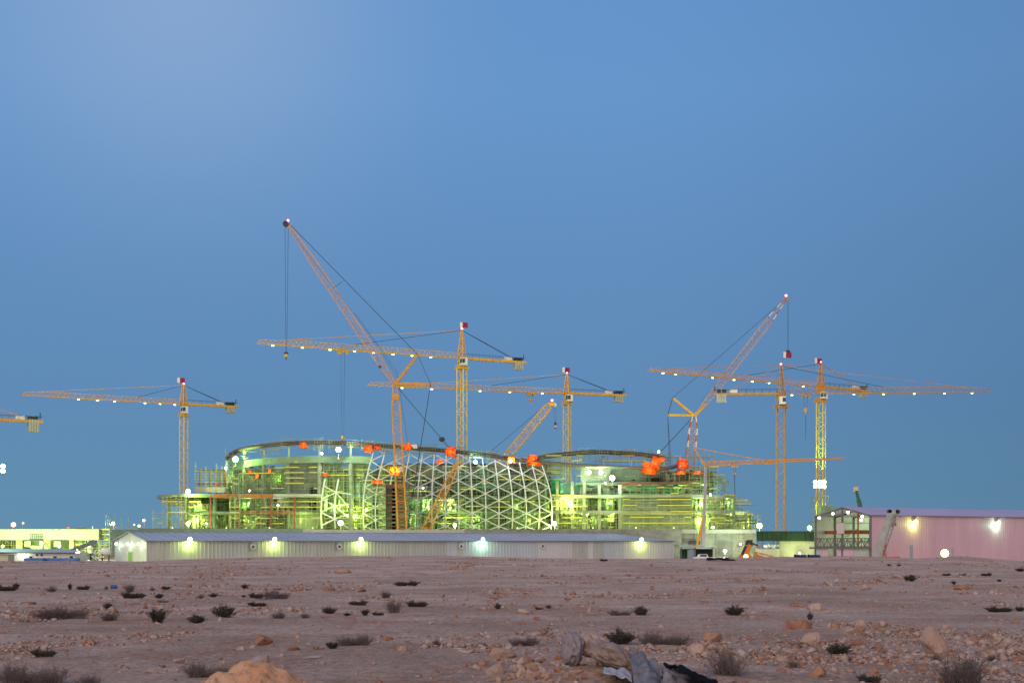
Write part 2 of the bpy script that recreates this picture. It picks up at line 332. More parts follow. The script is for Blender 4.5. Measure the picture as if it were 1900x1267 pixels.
# long warehouse
P1 = ucorner(272, 290); zE = 1.62; LW = 140.0; WW = 20.0; RG = 1.75
t = thing('warehouse', (P1.x, P1.y, SITE), 'long low warehouse of beige and pale blue ribbed cladding with a grey metal roof', 'warehouse')
secs = [(0, 829, 'shed_bg'), (829, 848, 'shed_bl'), (848, 860, 'shed_bg'), (860, 998, 'shed_bl'), (998, 1062, 'shed_wh'), (1062, 1091, 'shed_bg'), (1091, 1101, 'shed_wh'), (1101, 1120, 'shed_bg'), (1120, 1158, 'shed_bl'), (1158, 1400, 'shed_wh')]
def t_on(P, d, px):
    k = (px-950)/F; return (k*P.y-P.x)/(d.x-k*d.y)
for a, b, mm in secs:
    ta = 0 if a == 0 else t_on(P1, U, a); tb = min(LW, t_on(P1, U, b)) if b < 1300 else LW
    mb = MB(); corr_wall(mb, P1+U*ta, P1+U*tb, SITE, zE, 0.85, 0.05, -PV); mb.build('wall_panel', M[mm], t)
mb = MB()   # gable wall and the far walls
q = [P1, P1+PV*WW]; mid = P1+PV*WW/2
mb.add([(P1.x, P1.y, SITE), (q[1].x, q[1].y, SITE), (q[1].x, q[1].y, zE), (mid.x, mid.y, zE+RG), (P1.x, P1.y, zE)], [(0, 1, 2, 3, 4)])
mb.add([((q[1]+U*s).x, (q[1]+U*s).y, z) for s in (0, LW) for z in (SITE, zE)], [(0, 1, 3, 2)])
e1 = P1+U*LW; mb.add([(e1.x, e1.y, SITE), ((e1+PV*WW).x, (e1+PV*WW).y, SITE), ((e1+PV*WW).x, (e1+PV*WW).y, zE), (e1.x, e1.y, zE)], [(0, 1, 2, 3)])
gm = mb.build('gable_wall', M['shed_wh'], t)
mb = MB(); ov = 0.45
def rp(s, w, z): p = P1+U*s+PV*w; return (p.x, p.y, z)
hip = 12.0
for sgn in (0, 1):
    nseg = 70
    for k in range(nseg):
        s0 = -ov+(LW-hip+ov)*k/nseg; s1 = -ov+(LW-hip+ov)*(k+1)/nseg
        w0 = -ov if sgn == 0 else WW+ov
        mb.add([rp(s0, w0, zE-0.02), rp(s1-0.02, w0, zE-0.02), rp(s1-0.02, WW/2, zE+RG+0.06), rp(s0, WW/2, zE+RG+0.06)], [(0, 1, 2, 3)])
        mb.bar(rp(s0, w0, zE+0.02), rp(s0, WW/2, zE+RG+0.1), 0.12)
mb.add([rp(LW-hip, -ov, zE-0.02), rp(LW+ov, -ov, zE-0.02), rp(LW-hip, WW/2, zE+RG+0.06)], [(0, 1, 2)])
mb.add([rp(LW+ov, -ov, zE-0.02), rp(LW+ov, WW+ov, zE-0.02), rp(LW-hip, WW/2, zE+RG+0.06)], [(0, 1, 2)])
mb.add([rp(LW-hip, WW+ov, zE-0.02), rp(LW+ov, WW+ov, zE-0.02), rp(LW-hip, WW/2, zE+RG+0.06)], [(0, 1, 2)])
mb.bar(rp(-ov, WW/2, zE+RG+0.12), rp(LW-hip, WW/2, zE+RG+0.12), 0.5, 0.1)
mb.build('roof', M['shed_rf'], t)
mb = MB(); mb.bar(rp(-ov, -ov-0.06, zE-0.1), rp(LW+ov, -ov-0.06, zE-0.1), 0.12, 0.2); mb.build('gutter', M['trim'], t)
for px in (468, 628, 854, 1005):
    s = t_on(P1, U, px); p = P1+U*s-PV*0.15
    f = MB(); f.tube([V((p.x, p.y, 0.35)), V((p.x, p.y, 0.35))-PV*0.35], 0.62, 20)
    fo = f.build('exhaust_fan', M['shed_wh'], t)
    f = MB(); f.tube([V((p.x, p.y, 0.35))-PV*0.351, V((p.x, p.y, 0.35))-PV*0.37], 0.30, 14); f.build('fan_grille', M['dark'], fo)
    if px in (468, 628):
        f = MB(); f.bar(V((p.x, p.y, 1.4))-U*0.75-PV*0.1, V((p.x, p.y, -0.7))-U*0.75-PV*0.1, 0.1); f.bar(V((p.x, p.y, 1.4))+U*0.75-PV*0.1, V((p.x, p.y, -0.7))+U*0.75-PV*0.1, 0.1); f.build('fan_bracket', M['trim'], t)
f = MB(); p = P1+PV*13.2; f.bar(V((p.x, p.y, -3)), V((p.x, p.y, 0.1)), 0.15); 
# gable door: frame and green leaf
d0 = P1+PV*11.0-U*0.08
f.box((d0.x, d0.y, -1.9), (0.14, 5.2, 2.6), ANG); f.build('door_frame', M['shed_wh'], t)
f = MB(); d1 = P1+PV*9.6-U*0.2; f.box((d1.x, d1.y, -1.95), (0.14, 2.0, 2.4), ANG); f.build('door', mat('green_door', (0.2, 0.42, 0.08), 0.6), t)
# wall lamps
for px, c, nm in ((350, YEL, 'lamp at the left end of the beige warehouse wall under the eave'), (507, YEL, 'lamp on the beige warehouse wall between its two bracketed fans'), (667, YEL, 'lamp on the beige warehouse wall just right of the second fan'), (893, COOL, 'lamp on the pale blue part of the long warehouse wall'), (1187, YEL, 'lamp near the right end of the long warehouse wall beside the white tank')):
    s = t_on(P1, U, px); p = P1+U*s-PV*0.75; p.z = 1.95
    t2 = floodlight(p, 0.42, c, 0, 'bright '+nm, group='lamps along the long warehouse wall')
    add_light(t2, (p.x-0.25*PV.x, p.y-0.25*PV.y, 1.0), 520, c, 0.2)
for w, nm in ((3.2, 'right'), (10.0, 'middle'), (17.2, 'left')):
    p = P1+PV*w-U*0.6; p.z = 0.95
    t2 = floodlight(p, 0.28, WHT, 0, nm+' one of the three lamps on the white gable of the long warehouse', group='lamps on the white gable', spot=None)
    add_light(t2, (p.x-0.2*U.x, p.y-0.2*U.y, 0.4), 45, WHT, 0.15)
# ------------------------------------------------------------ pink warehouse with an open steel gable
P2 = ucorner(1617, 300); W2 = 16.3; zE2 = 6.95; R2 = 1.85; L2 = 75.0
t = thing('warehouse', (P2.x, P2.y, SITE), 'tall pink clad warehouse with its steel framed gable end still open', 'warehouse')
mb = MB(); corr_wall(mb, P2, P2+U*L2, SITE, zE2, 0.75, 0.03, -PV); mb.build('side_wall', M['pink'], t)
def rq(s, w, z): p = P2+U*s+PV*w; return V((p.x, p.y, z))
mb = MB()
mb.add([rq(8, W2-0.2, SITE), rq(L2, W2-0.2, SITE), rq(L2, W2-0.2, zE2), rq(8, W2-0.2, zE2)], [(0, 1, 2, 3)])
mb.add([rq(0.1, W2-0.2, SITE), rq(8, W2-0.2, SITE), rq(8, W2-0.2, zE2), rq(0.1, W2-0.2, zE2)], [(0, 1, 2, 3)])
mb.add([rq(0.1, 0.15, SITE), rq(L2, 0.15, SITE), rq(L2, 0.15, zE2), rq(0.1, 0.15, zE2)], [(0, 1, 2, 3)])
mb.add([rq(24, 0.2, SITE), rq(24, W2-0.3, SITE), rq(24, W2-0.3, zE2), rq(24, W2/2, zE2+R2-0.1), rq(24, 0.2, zE2)], [(0, 1, 2, 3, 4)])
mb.build('inner_wall', M['intw'], t)
mb = MB(); o_ = 0.3
for sg, wa in ((0, -o_), (1, W2+o_)):
    for k in range(40):
        s0 = -0.1+(L2+0.2)*k/40; s1 = -0.1+(L2+0.2)*(k+1)/40-0.03
        mb.hexa([rq(s0, wa, zE2), rq(s1, wa, zE2), rq(s1, W2/2, zE2+R2), rq(s0, W2/2, zE2+R2), rq(s0, wa, zE2+0.15), rq(s1, wa, zE2+0.15), rq(s1, W2/2, zE2+R2+0.15), rq(s0, W2/2, zE2+R2+0.15)])
mb.build('roof', M['pinkroof'], t)
mb = MB(); mb.bar(rq(-0.2, -0.38, zE2+0.02), rq(L2, -0.38, zE2+0.02), 0.14, 0.2); mb.build('gutter', M['trim'], t)
for w in (0.25, W2-0.25): f = MB(); f.bar(rq(-0.05, w, SITE), rq(-0.05, w, zE2), 0.45); f.build('corner_column', M['steel'], t)
for w0, w1 in ((0, W2/2), (W2, W2/2)):
    f = MB(); f.bar(rq(-0.05, w0, zE2-0.1), rq(-0.05, w1, zE2+R2-0.1), 0.35, 0.4); f.build('rafter', M['steel'], t)
f = MB(); f.bar(rq(-0.05, W2/2, SITE), rq(-0.05, W2/2, zE2+R2-0.3), 0.4); f.build('centre_column', M['steel'], t)
f = MB(); f.bar(rq(-0.35, -0.2, 0.05), rq(-0.35, W2+1.2, 0.05), 0.3, 0.4); f.build('cross_beam', M['steel'], t)
f = MB(); f.bar(rq(0.5, 0.3, 2.1), rq(0.5, W2-0.3, 2.1), 0.2); f.bar(rq(0.5, 0.3, 0.35), rq(0.5, W2-0.3, 0.35), 0.2)
for k in range(16):
    a = 0.3+k*(W2-0.6)/16; b = a+(W2-0.6)/16; f.bar(rq(0.5, a, 2.1 if k % 2 else 0.35), rq(0.5, b, 0.35 if k % 2 else 2.1), 0.12); f.bar(rq(0.5, a, 0.35), rq(0.5, a, 2.1), 0.1)
f.build('truss', M['steel'], t)
f = MB(); f.bar(rq(3, 0.2, 3.45), rq(3, W2-0.3, 3.45), 0.3, 0.75); f.build('crane_girder', M['redst'], t)
for s in (6, 12, 18):
    f = MB()
    for w in (0.4, W2-0.4): f.bar(rq(s, w, SITE), rq(s, w, zE2), 0.3)
    f.bar(rq(s, 0.3, zE2-0.2), rq(s, W2/2, zE2+R2-0.2), 0.25); f.bar(rq(s, W2-0.3, zE2-0.2), rq(s, W2/2, zE2+R2-0.2), 0.25)
    for z in (-1, 1.5, 4, 5.6): f.bar(rq(s, W2-0.4, z), rq(s+6, W2-0.4, z), 0.15)
    f.build('portal_frame', M['steel'], t)
f = MB(); f.bar(rq(0.4, 4.1, SITE), rq(0.4, 4.1, zE2+0.6), 0.3); f.bar(rq(0.4, 4.1, 4.2), rq(0.4, 7.8, 2.4), 0.12); f.build('inner_post', M['rust'], t)
for w0, w1, mm in ((0.5, 1.1, 'intw'), (1.2, 5.0, 'shed_bg'), (5.05, 7.9, 'pink'), (7.95, 9.7, 'pink'), (12.3, 14.1, 'pink'), (14.15, 16.1, 'shed_bg')):
    f = MB(); corr_wall(f, rq(-0.1, w0, 0), rq(-0.1, w1, 0), SITE, -0.2, 0.5, 0.04, -U); f.build('lower_panel', M[mm], t)
f = MB(); c = rq(-0.45, 8.3, 4.3); f.box(c, (0.12, 2.1, 2.3), ANG); f.build('sign_board', mat('pale_pink_board', (0.62, 0.48, 0.46), 0.7), t)
# camera side light under the gable
for w, z, k in ((14.6, 6.6, 'far left'), (10.6, 7.5, 'second from left'), (6.2, 7.7, 'second from right'), (2.2, 6.8, 'far right')):
    t2 = floodlight(rq(-0.4, w, z), 0.26, WHT, 0, k+' one of the four lamps along the rafters of the open gable', group='lamps along the open gable')
t2 = floodlight(rq(1.5, 4.2, 6.0), 0.24, WHT, 0, 'lamp on the inner post inside the open gable of the pink warehouse', group='lamps along the open gable')
for s, w, pw in ((6, 8, 500), (13, 5, 1700), (17, 11, 900)):
    add_light(t, tuple(rq(s, w, 3.6 if s == 13 else 5.5)), pw, WHT, 0.4)
for px, c in ((1694, YEL), (1848, COOL)):
    s = t_on(P2, U, px); p = rq(s, -0.75, 5.7)
    t2 = floodlight(p, 0.42, c, 0, ('yellowish' if c == YEL else 'greenish white')+' lamp high on the pink warehouse side wall', group='lamps on the pink wall')
    add_light(t2, tuple(p-PV*0.2-V((0, 0, 0.7))), 420, c, 0.2)
# ------------------------------------------------------------ long concrete podium and site walls
t = thing('concrete_podium', (xat(830, 396), 396, SITE), 'long bare concrete podium wall that the unfinished halls stand on', 'podium')
def face_box(mb, px0, px1, y0, y1, D, dep, mi=0, zb=None):
    z0 = zat(y1, D) if zb is None else zb; z1 = zat(y0, D); x0 = xat(px0, D); x1 = xat(px1, D)
    mb.box(((x0+x1)/2, D+dep/2, (z0+z1)/2), (x1-x0, dep, z1-z0), 0, mi)
mb = MB(); face_box(mb, 260, 1403, 983, 0, 396.5, 74, zb=SITE); mb.build('podium_block', M['concrete'], t)
for a, b, y, mm in ((258, 562, 980, 'conc_gn'), (562, 862, 982, 'conc_lt'), (862, 1265, 981.5, 'concrete')):
    mb = MB(); face_box(mb, a, b-0.3, y, 0, 395.6, 0.6, zb=0.5); mb.build('parapet', M[mm], t)
mb = MB(); face_box(mb, 1265, 1403, 982, 989, 395.9, 0.6); 
for px in (1290, 1330, 1365): face_box(mb, px, px+0.6, 989, 0, 396.1, 0.3, zb=SITE)
mb.build('coping', M['conc_lt'], t)
mb = MB(); 
for x in np.arange(1365, 1392, 7): mb.bar(at(x, 990, 394), at(x, 1033, 394), 0.08)
for y in (998, 1010, 1022): mb.bar(at(1363, y, 394), at(1390, y, 394), 0.08)
mb.build('ladder_rack', M['redst'], t)
# green hoarding on a concrete wall, right of the podium
t = thing('hoarding', (xat(1458, 392), 392, SITE), 'dark green hoarding raised above a lit concrete wall behind the brown tower crane', 'hoarding')
mb = MB(); face_box(mb, 1403.5, 1512, 985, 1003.5, 391, 0.3)
for x in range(1404, 1512, 9): face_box(mb, x, x+0.7, 985, 1003.5, 390.8, 0.2)
mb.build('green_sheet', M['dgreen'], t)
mb = MB(); face_box(mb, 1447, 1514, 1003.6, 0, 391.5, 0.5, zb=SITE); mb.build('wall_base', M['conc_lt'], t)
mb = MB(); face_box(mb, 1403, 1446.8, 1018, 0, 390, 0.5, zb=SITE); mb.build('low_wall', M['conc_lt'], t)
mb = MB()
for x in (1406, 1415, 1430, 1441): mb.bar(at(x, 1003, 391.2), at(x, 1040, 391.2), 0.25)
mb.build('post_row', M['steel'], t)
t = thing('stacked_bags', (xat(1431, 398), 398, SITE), 'pile of white bags behind the low wall under the green hoarding', 'bags')
mb = MB()
for k in range(14): mb.ball(at(1421+k*1.6, 1012+random.random()*3, 397+random.random()), 0.75, 8, 5, (1, 0.8, 0.6))
mb.build('bag_pile', M['fwhite'], t); 
mb = MB(); mb.box((xat(1431, 398), 398, -2), (5, 2, 2.2)); mb.build('pallet', M['plank'], t)
# green netted wall between shed gable and podium
t = thing('netted_wall', (xat(232, 398), 398, SITE), 'pale green netted wall with rebar stubs behind the white warehouse gable', 'wall')
mb = MB(); face_box(mb, 204, 257.5, 982, 0, 398, 0.5, zb=SITE); mb.build('wall', M['conc_gn'], t)
mb = MB()
for x in (196, 200, 204, 212, 224, 238): mb.bar(at(x, 985, 399), at(x, 952+random.random()*8, 399), 0.09)
for x in range(206, 256, 3): mb.bar(at(x, 982, 399), at(x, 976+random.random()*3, 399), 0.08)
mb.bar(at(194, 977, 399), at(240, 977, 399), 0.12); mb.build('rebar_stub', M['scaf'], t)
# ------------------------------------------------------------ scaffolding
SCN = [0]
def scaffold(px0, px1, yt, yb, D0, D1=None, label='', board=True, mm='scaf', dep=1.6, bay=1.6, lift=1.7, jag=0.0, w=0.075, brace=True, top=None, group='tube scaffolding round the unfinished halls'):
    D1 = D0 if D1 is None else D1
    a = at(px0, yb, D0); b = at(px1, yb, D1); zb = a.z; zt = zat(yt, D0)
    t = thing('scaffolding', ((a.x+b.x)/2, (a.y+b.y)/2, zb), label, 'scaffolding', group)
    d = V((b.x-a.x, b.y-a.y, 0)); Ln = d.length; n = max(1, round(Ln/bay)); d.normalize(); nn = V((-d.y, d.x, 0))
    f = MB(); nl = max(1, round((zt-zb)/lift)); q = Ln/n; lf = (zt-zb)/nl
    r = random.Random(int(px0*7+yt))
    for k in range(n+1):
        tp = zt + (r.random()*jag)
        for s in (0, dep):
            c = a+d*(k*q)+nn*s; f.bar((c.x, c.y, zb), (c.x, c.y, tp), w)
        c = a+d*(k*q)
        for l in range(1, nl+1): f.bar((c.x, c.y, zb+l*lf), (c.x+nn.x*dep, c.y+nn.y*dep, zb+l*lf), w*0.8)
    for l in range(1, nl+1):
        z = zb+l*lf
        for s in (0, dep):
            for zz in ((z, z-lf*0.5) if s == 0 else (z,)):
                c0 = a+nn*s; c1 = a+d*Ln+nn*s; f.bar((c0.x, c0.y, zz), (c1.x, c1.y, zz), w*0.9)
    if brace:
        for k in range(n):
            for l in range(nl):
                if r.random() < 0.3:
                    c0 = a+d*(k*q)-nn*0.05; c1 = a+d*((k+1)*q)-nn*0.05; z0 = zb+l*lf; z1 = z0+lf
                    if r.random() < .5: z0, z1 = z1, z0
                    f.bar((c0.x, c0.y, z0), (c1.x, c1.y, z1), w*0.8)
    f.build('tube_frame', M[mm], t)
    if board:
        done = 0
        for l in range(1, nl+1):
            z = zb+l*lf+0.08; k = 0
            while k < n:
                m_ = r.randint(1, 4)
                if r.random() < 0.55:
                    c0 = a+d*(k*q)+nn*dep/2; c1 = a+d*(min(n, k+m_)*q)+nn*dep/2
                    p = MB(); p.bar((c0.x, c0.y, z), (c1.x, c1.y, z), dep*0.9, 0.07); p.build('deck_board', M['plank'], t)
                    if r.random() < 0.6: p = MB(); p.bar((c0.x-nn.x*dep*.5, c0.y-nn.y*dep*.5, z+0.12), (c1.x-nn.x*dep*.5, c1.y-nn.y*dep*.5, z+0.12), 0.05, 0.22); p.build('toe_board', M['scafy'], t)
                k += m_
    return t
# ------------------------------------------------------------ the halls
def cinterp(pts, n):
    """Catmull-Rom through (px, py, D)"""
    P = [pts[0]]+list(pts)+[pts[-1]]; out = []
    seg = len(pts)-1; per = max(1, n//seg)
    for i in range(seg):
        p0, p1, p2, p3 = (np.array(P[i+k], float) for k in range(4))
        for k in range(per):
            u = k/per; out.append(0.5*((2*p1)+(-p0+p2)*u+(2*p0-5*p1+4*p2-p3)*u*u+(-p0+3*p1-3*p2+p3)*u**3))
    out.append(np.array(pts[-1], float)); return out
PIPE1 = [(421, 850, 458), (432, 841, 450), (452, 833, 443), (480, 828, 437), (520, 823.5, 433), (560, 821.5, 430), (640, 822, 428), (700, 826, 427), (770, 831.5, 427), (850, 838.5, 427), (900, 844, 428), (950, 851, 429), (1010, 858, 431), (1060, 862.5, 434), (1130, 866, 437), (1200, 869, 439), (1240, 868, 442), (1262, 862, 447)]
PIPE2 = [(985, 853, 455), (1015, 846.5, 452), (1060, 841, 450), (1100, 838.5, 448), (1150, 840, 448), (1200, 844, 448), (1232, 850, 449)]
GB = 4.75   # top of the podium
def curve_at(pts, px):
    a = np.array(pts); return np.interp(px, a[:, 0], a[:, 1]), np.interp(px, a[:, 0], a[:, 2])
# left hall
t = thing('unfinished_hall', (xat(560, 440), 440, GB), 'curved concrete hall under construction at the left, with tall columns under a steel pipe ring', 'building')
LH = t
mb = MB(); mb.tube([at(*p) for p in cinterp(PIPE1[:12], 80)], 0.62, 12); mb.build('ring_pipe', M['pipe'], t, True)
RB = [(425, 869, 457), (440, 864, 449), (460, 859.5, 442), (500, 855, 436), (560, 852, 431), (620, 851, 429), (690, 853, 428.5)]
cc = cinterp(RB, 48); mb = MB()
for a, b in zip(cc[:-1], cc[1:]):
    pa = at(*a); pb = at(*b); mb.hexa([pa+V((0, 0, -1.1)), pb+V((0, 0, -1.1)), pb+V((0, 1.6, -1.1)), pa+V((0, 1.6, -1.1)), pa+V((0, 0, 1.0)), pb+V((0, 0, 1.0)), pb+V((0, 1.6, 1.0)), pa+V((0, 1.6, 1.0))])
mb.build('ring_beam', M['conc_gn'], t)
for px in (428, 453, 490, 536, 593, 651):
    y, D = curve_at(RB, px); y2, D2 = curve_at(PIPE1, px); c = at(px, y, D+0.8); zt = zat(y, D)-1.1; wd = 0.65
    f = MB(); f.tube([(c.x, c.y, GB), (c.x, c.y, zt)], wd, 14); f.build('column', M['concrete'], t, False)
    f = MB(); f.bar((c.x, c.y-0.2, zt+2.1), (xat(px, D2), D2, zat(y2, D2)-0.3), 0.55); f.build('stub_post', M['conc_lt'], t)
def slab(pts, z, thick, back, mm, t, name='floor_slab'):
    """pts (px, D) along the front edge"""
    fr = [(xat(p, D), D) for p, D in pts]; bk = [(x, y+back) for x, y in reversed(fr)]
    mb = MB(); mb.prism(fr+bk, z-thick, z, 0); return mb.build(name, M[mm], t)
zd = zat(919, 430)
slab([(291, 444), (310, 434), (345, 428), (392, 428)], zd+0.5, 1.1, 26, 'conc_gn', t, 'deck_slab')
slab([(392.5, 428.2), (480, 428.2), (596, 428.2)], zd+0.4, 1.0, 32, 'conc_lt', t, 'deck_slab')
slab([(300, 436), (340, 433), (376, 433)], zat(931, 433), 0.5, 20, 'plank', t)
slab([(345, 430), (470, 430), (620, 430)], zat(948.5, 430), 0.9, 28, 'conc_gn', t)
for a, b in ((395, 441), (448, 506)):
    f = MB(); f.box(((xat(a, 427)+xat(b, 427))/2, 427.5, zat(920, 427)), (xat(b, 427)-xat(a, 427), 0.4, 1.15)); f.build('formwork_beam', M['rust'], t)
for a, b in ((442, 478), (482, 520), (520, 545)):
    f = MB(); f.box(((xat(a, 429)+xat(b-1, 429))/2, 429.2, zat(950.5, 429)), (xat(b-1, 429)-xat(a, 429), 0.5, 0.95)); f.build('formwork_beam', M['rust'], t)
for px, w, D in ((314, 1.0, 436), (345, 1.15, 430.5), (398.5, 1.05, 430.5), (360, 0.8, 440), (368, 0.8, 446), (425, .7, 440)):
    f = MB(); c = at(px, 982, D); f.tube([(c.x, c.y, GB), (c.x, c.y, zd-0.6)], w*0.55, 12); f.build('column', M['conc_gn'], t)
for px in (390.5, 443, 503, 547):
    f = MB(); f.bar((xat(px, 427.2), 427.2, GB), (xat(px, 427.2), 427.2, zd-0.3), 0.42); f.build('steel_column', M['redst'], t)
f = MB(); face_box(f, 531, 601, 859, 982, 434, 8); f.build('core_wall', M['concrete'], t)
for y0, y1 in ((905, 921), (928, 945)):
    f = MB(); face_box(f, 574, 587, y0, y1, 433.8, 0.4); f.build('opening_shade', M['black'], t)  # black slabs paint the shade inside the core wall openings
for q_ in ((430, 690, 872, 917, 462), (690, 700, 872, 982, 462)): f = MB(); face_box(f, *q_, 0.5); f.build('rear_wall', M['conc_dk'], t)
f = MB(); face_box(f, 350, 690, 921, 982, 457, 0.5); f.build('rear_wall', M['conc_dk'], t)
for px in range(410, 690, 34):
    for y0, y1, D in ((926, 944, 456.6), (954, 976, 456.6)):
        f = MB(); face_box(f, px+(y0 % 7), px+13+(y0 % 5), y0, y1, D, 0.4); f.build('opening_shade', M['black'], t)  # shade of the rear openings, painted as black slabs
# inverted netted cones below the ring beam
def cone(mbv, cx, D, r0, r1, z0, z1, nn=36, nv=13, twist=0.6, w=0.1):
    P = [[V((cx+(r0+(r1-r0)*(j/nv)**1.5)*math.cos(2*math.pi*i/nn+twist*j/nv), D+(r0+(r1-r0)*(j/nv)**1.5)*math.sin(2*math.pi*i/nn+twist*j/nv)*0.8, z0+(z1-z0)*j/nv)) for i in range(nn)] for j in range(nv+1)]
    for j in range(nv):
        for i in range(nn):
            mbv.bar(P[j][i], P[j+1][i], w); mbv.bar(P[j][i], P[j][(i+1) % nn], w)
            if (i+j) % 3 == 0: mbv.add([P[j][i], P[j][(i+1) % nn], P[j+1][(i+1) % nn], P[j+1][i]], [(0, 1, 2, 3)])
coneM = mat('reinforcement_mesh', (0.13, 0.15, 0.04), 0.8, col2=(0.24, 0.24, 0.06), scale=0.6)
for cx, D, r0, r1, y0, y1 in ((505, 449, 1.5, 7.5, 915, 866), (606, 447, 1, 5.5, 900, 858), (668, 445, 0.6, 3.4, 888, 859)):
    f = MB(); cone(f, xat(cx, D), D, r0, r1, zat(y0, D), zat(y1, D)); f.build('mesh_cone', coneM, t)
# open steel frame at the left of the hall
t2 = thing('steel_cage', (xat(392, 440), 440, zd+0.5), 'open red steel frame standing on the left deck against the sky', 'steel structure')
for px in (371, 389, 401, 408, 416):
    for px_, D_ in ((px, 440), (px+2, 446)): f = MB(); f.bar(at(px_, 917, D_), at(px_, 873, D_), 0.36); f.build('post', M['redst'], t2)
f = MB()
for y, w in ((872.5, 0.4), (898, 0.6)): f.bar(at(368, y, 440), at(418, y, 440), w); f.bar(at(370, y, 446), at(420, y, 446), w); f.bar(at(368, y, 440), at(370, y, 446), w)
f.build('beam', M['redst'], t2)
for q_ in ((361, 418, 903, 913, 438, 0.4), (418, 428, 880, 917, 447, 6)): f = MB(); face_box(f, *q_); f.build('infill_wall', M['conc_lt'], t2)
# scaffolds of the left hall
S = scaffold
S(283, 302, 951, 982, 432, label='low tube scaffold at the far left end of the podium beside the left hall', jag=1)
S(302, 345, 921, 982, 431, 427.5, label='wide tube scaffold under the left tip of the deck', w=0.09)
S(362, 420, 874, 914, 438, label='pale tube scaffold round the open red steel frame', board=False, jag=3.5, w=0.12)
S(418, 432, 845, 917, 446, label='thin scaffold tower at the left end of the ring beam below the first lamp', jag=4, board=True)
S(350, 372, 921, 982, 428.5, label='scaffold bay just right of the pale lit column under the left deck')
S(374, 392, 935, 982, 427.6, label='short scaffold bay between the pale column and the first red column')
S(426, 444, 921, 982, 425.4, label='bright yellow lit scaffold stair tower against the second red column', w=0.14)
S(446, 503, 922, 982, 427.9, label='scaffold between the second and third red columns of the left hall')
S(505, 598, 921, 982, 427.9, label='scaffold in front of the bare core wall of the left hall below the deck')
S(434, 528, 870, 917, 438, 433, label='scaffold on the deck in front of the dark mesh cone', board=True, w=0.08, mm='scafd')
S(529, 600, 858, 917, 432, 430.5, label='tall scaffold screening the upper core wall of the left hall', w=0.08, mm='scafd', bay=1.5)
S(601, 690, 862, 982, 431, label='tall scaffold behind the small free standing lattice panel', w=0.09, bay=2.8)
def topscaf(curve, ring, a, b, lab, seed):
    """working platforms along the pipe"""
    t = thing('scaffolding', at((a+b)/2, *[float(v) for v in curve_at(curve, (a+b)/2)]), lab, 'scaffolding', 'work platforms along the pipe rings')
    r = random.Random(seed); f = MB(); p = MB(); px = a
    while px < b:
        wdt = r.uniform(10, 26); y, D = (float(v) for v in curve_at(curve, px)); y2, D2 = (float(v) for v in curve_at(curve, px+wdt))
        top = y-r.uniform(4, 9); bot = y+r.uniform(6, 20)
        for q in np.arange(0, wdt, 5): f.bar(at(px+q, top-r.random()*4*(r.random() < .4), D-0.9), at(px+q, bot, D-0.9), 0.09); f.bar(at(px+q, top, D+1.2), at(px+q, bot, D+1.2), 0.09)
        for yy in np.arange(top, bot, 4.2): f.bar(at(px-1, yy, D-0.9), at(px+wdt+1, yy+(y2-y)*0.6, D2-0.9), 0.09); f.bar(at(px-1, yy, D+1.2), at(px+wdt, yy, D2+1.2), 0.08)
        p = MB(); p.bar(at(px, y+7, D-0.7), at(px+wdt*0.8, y+7, D2-0.7), 0.9, 0.12); p.build('deck_board', M['plank'], t)
        px += wdt+r.uniform(1, 9)
    f.build('tube_frame', M['scafd'], t)
topscaf(PIPE1, RB, 424, 520, 'work platforms hung from the rising left end of the pipe ring', 1)
topscaf(PIPE1, RB, 522, 680, 'work platforms along the top of the left pipe ring beside the bright lamp', 2)
topscaf(PIPE1, RB, 690, 860, 'work platforms along the pipe above the white lattice, left half', 3)
topscaf(PIPE1, RB, 862, 1010, 'work platforms along the falling pipe above the white lattice, right half', 4)
topscaf(PIPE2, RB, 1005, 1235, 'work platforms along the rear pipe arch of the right hall', 5)
topscaf([(p, y+9, D) for p, y, D in PIPE1], RB, 1015, 1200, 'work platforms between the two pipes of the right hall', 6)
# ------------------------------------------------------------ central hall and lattice shell
t = thing('lattice_shell', (xat(850, 424), 424, GB), 'bulging white steel lattice shell of triangles across the middle of the site', 'lattice')
vx_top = [695, 716, 738, 761, 784, 806, 828, 850, 872, 895, 918, 941, 964, 987, 1006]
vx_bot = [676, 698, 722, 748, 775, 802, 827, 851, 876, 901, 925, 950, 975, 999, 1022]
def shell(u, v):   # u 0..14, v 0 bottom..1 top
    i = min(int(u), 13); fr = u-i
    xt = vx_top[i]*(1-fr)+vx_top[i+1]*fr; xb = vx_bot[i]*(1-fr)+vx_bot[i+1]*fr
    py_t, _ = curve_at(PIPE1, xt); yt = py_t+6; yb = 984
    bulge = math.sin(math.pi*min(1, v*1.02))
    s = v**1.7; px = xb*(1-s)+xt*s + (u-7)/7*bulge*5.5
    D = 424.5-3.2*bulge+1.5*v+abs(u-7)/7*1.5
    return at(px, yb*(1-v)+yt*v, D)
nodes = {}
nlev = 13.0
f = MB()
for i in range(15):
    pts = [shell(i, k/20) for k in range(21)]
    f2 = MB(); 
    for a, b in zip(pts[:-1], pts[1:]): f2.bar(a, b, 0.34, 0.34, up=(0, 1, 0))
    f2.build('rib', M['diag'], t)
skip = {(1, 8), (2, 8), (0, 7), (2, 3), (2, 4), (1, 5)}
zs = lambda i: (shell(i, 1).z-shell(i, 0).z)
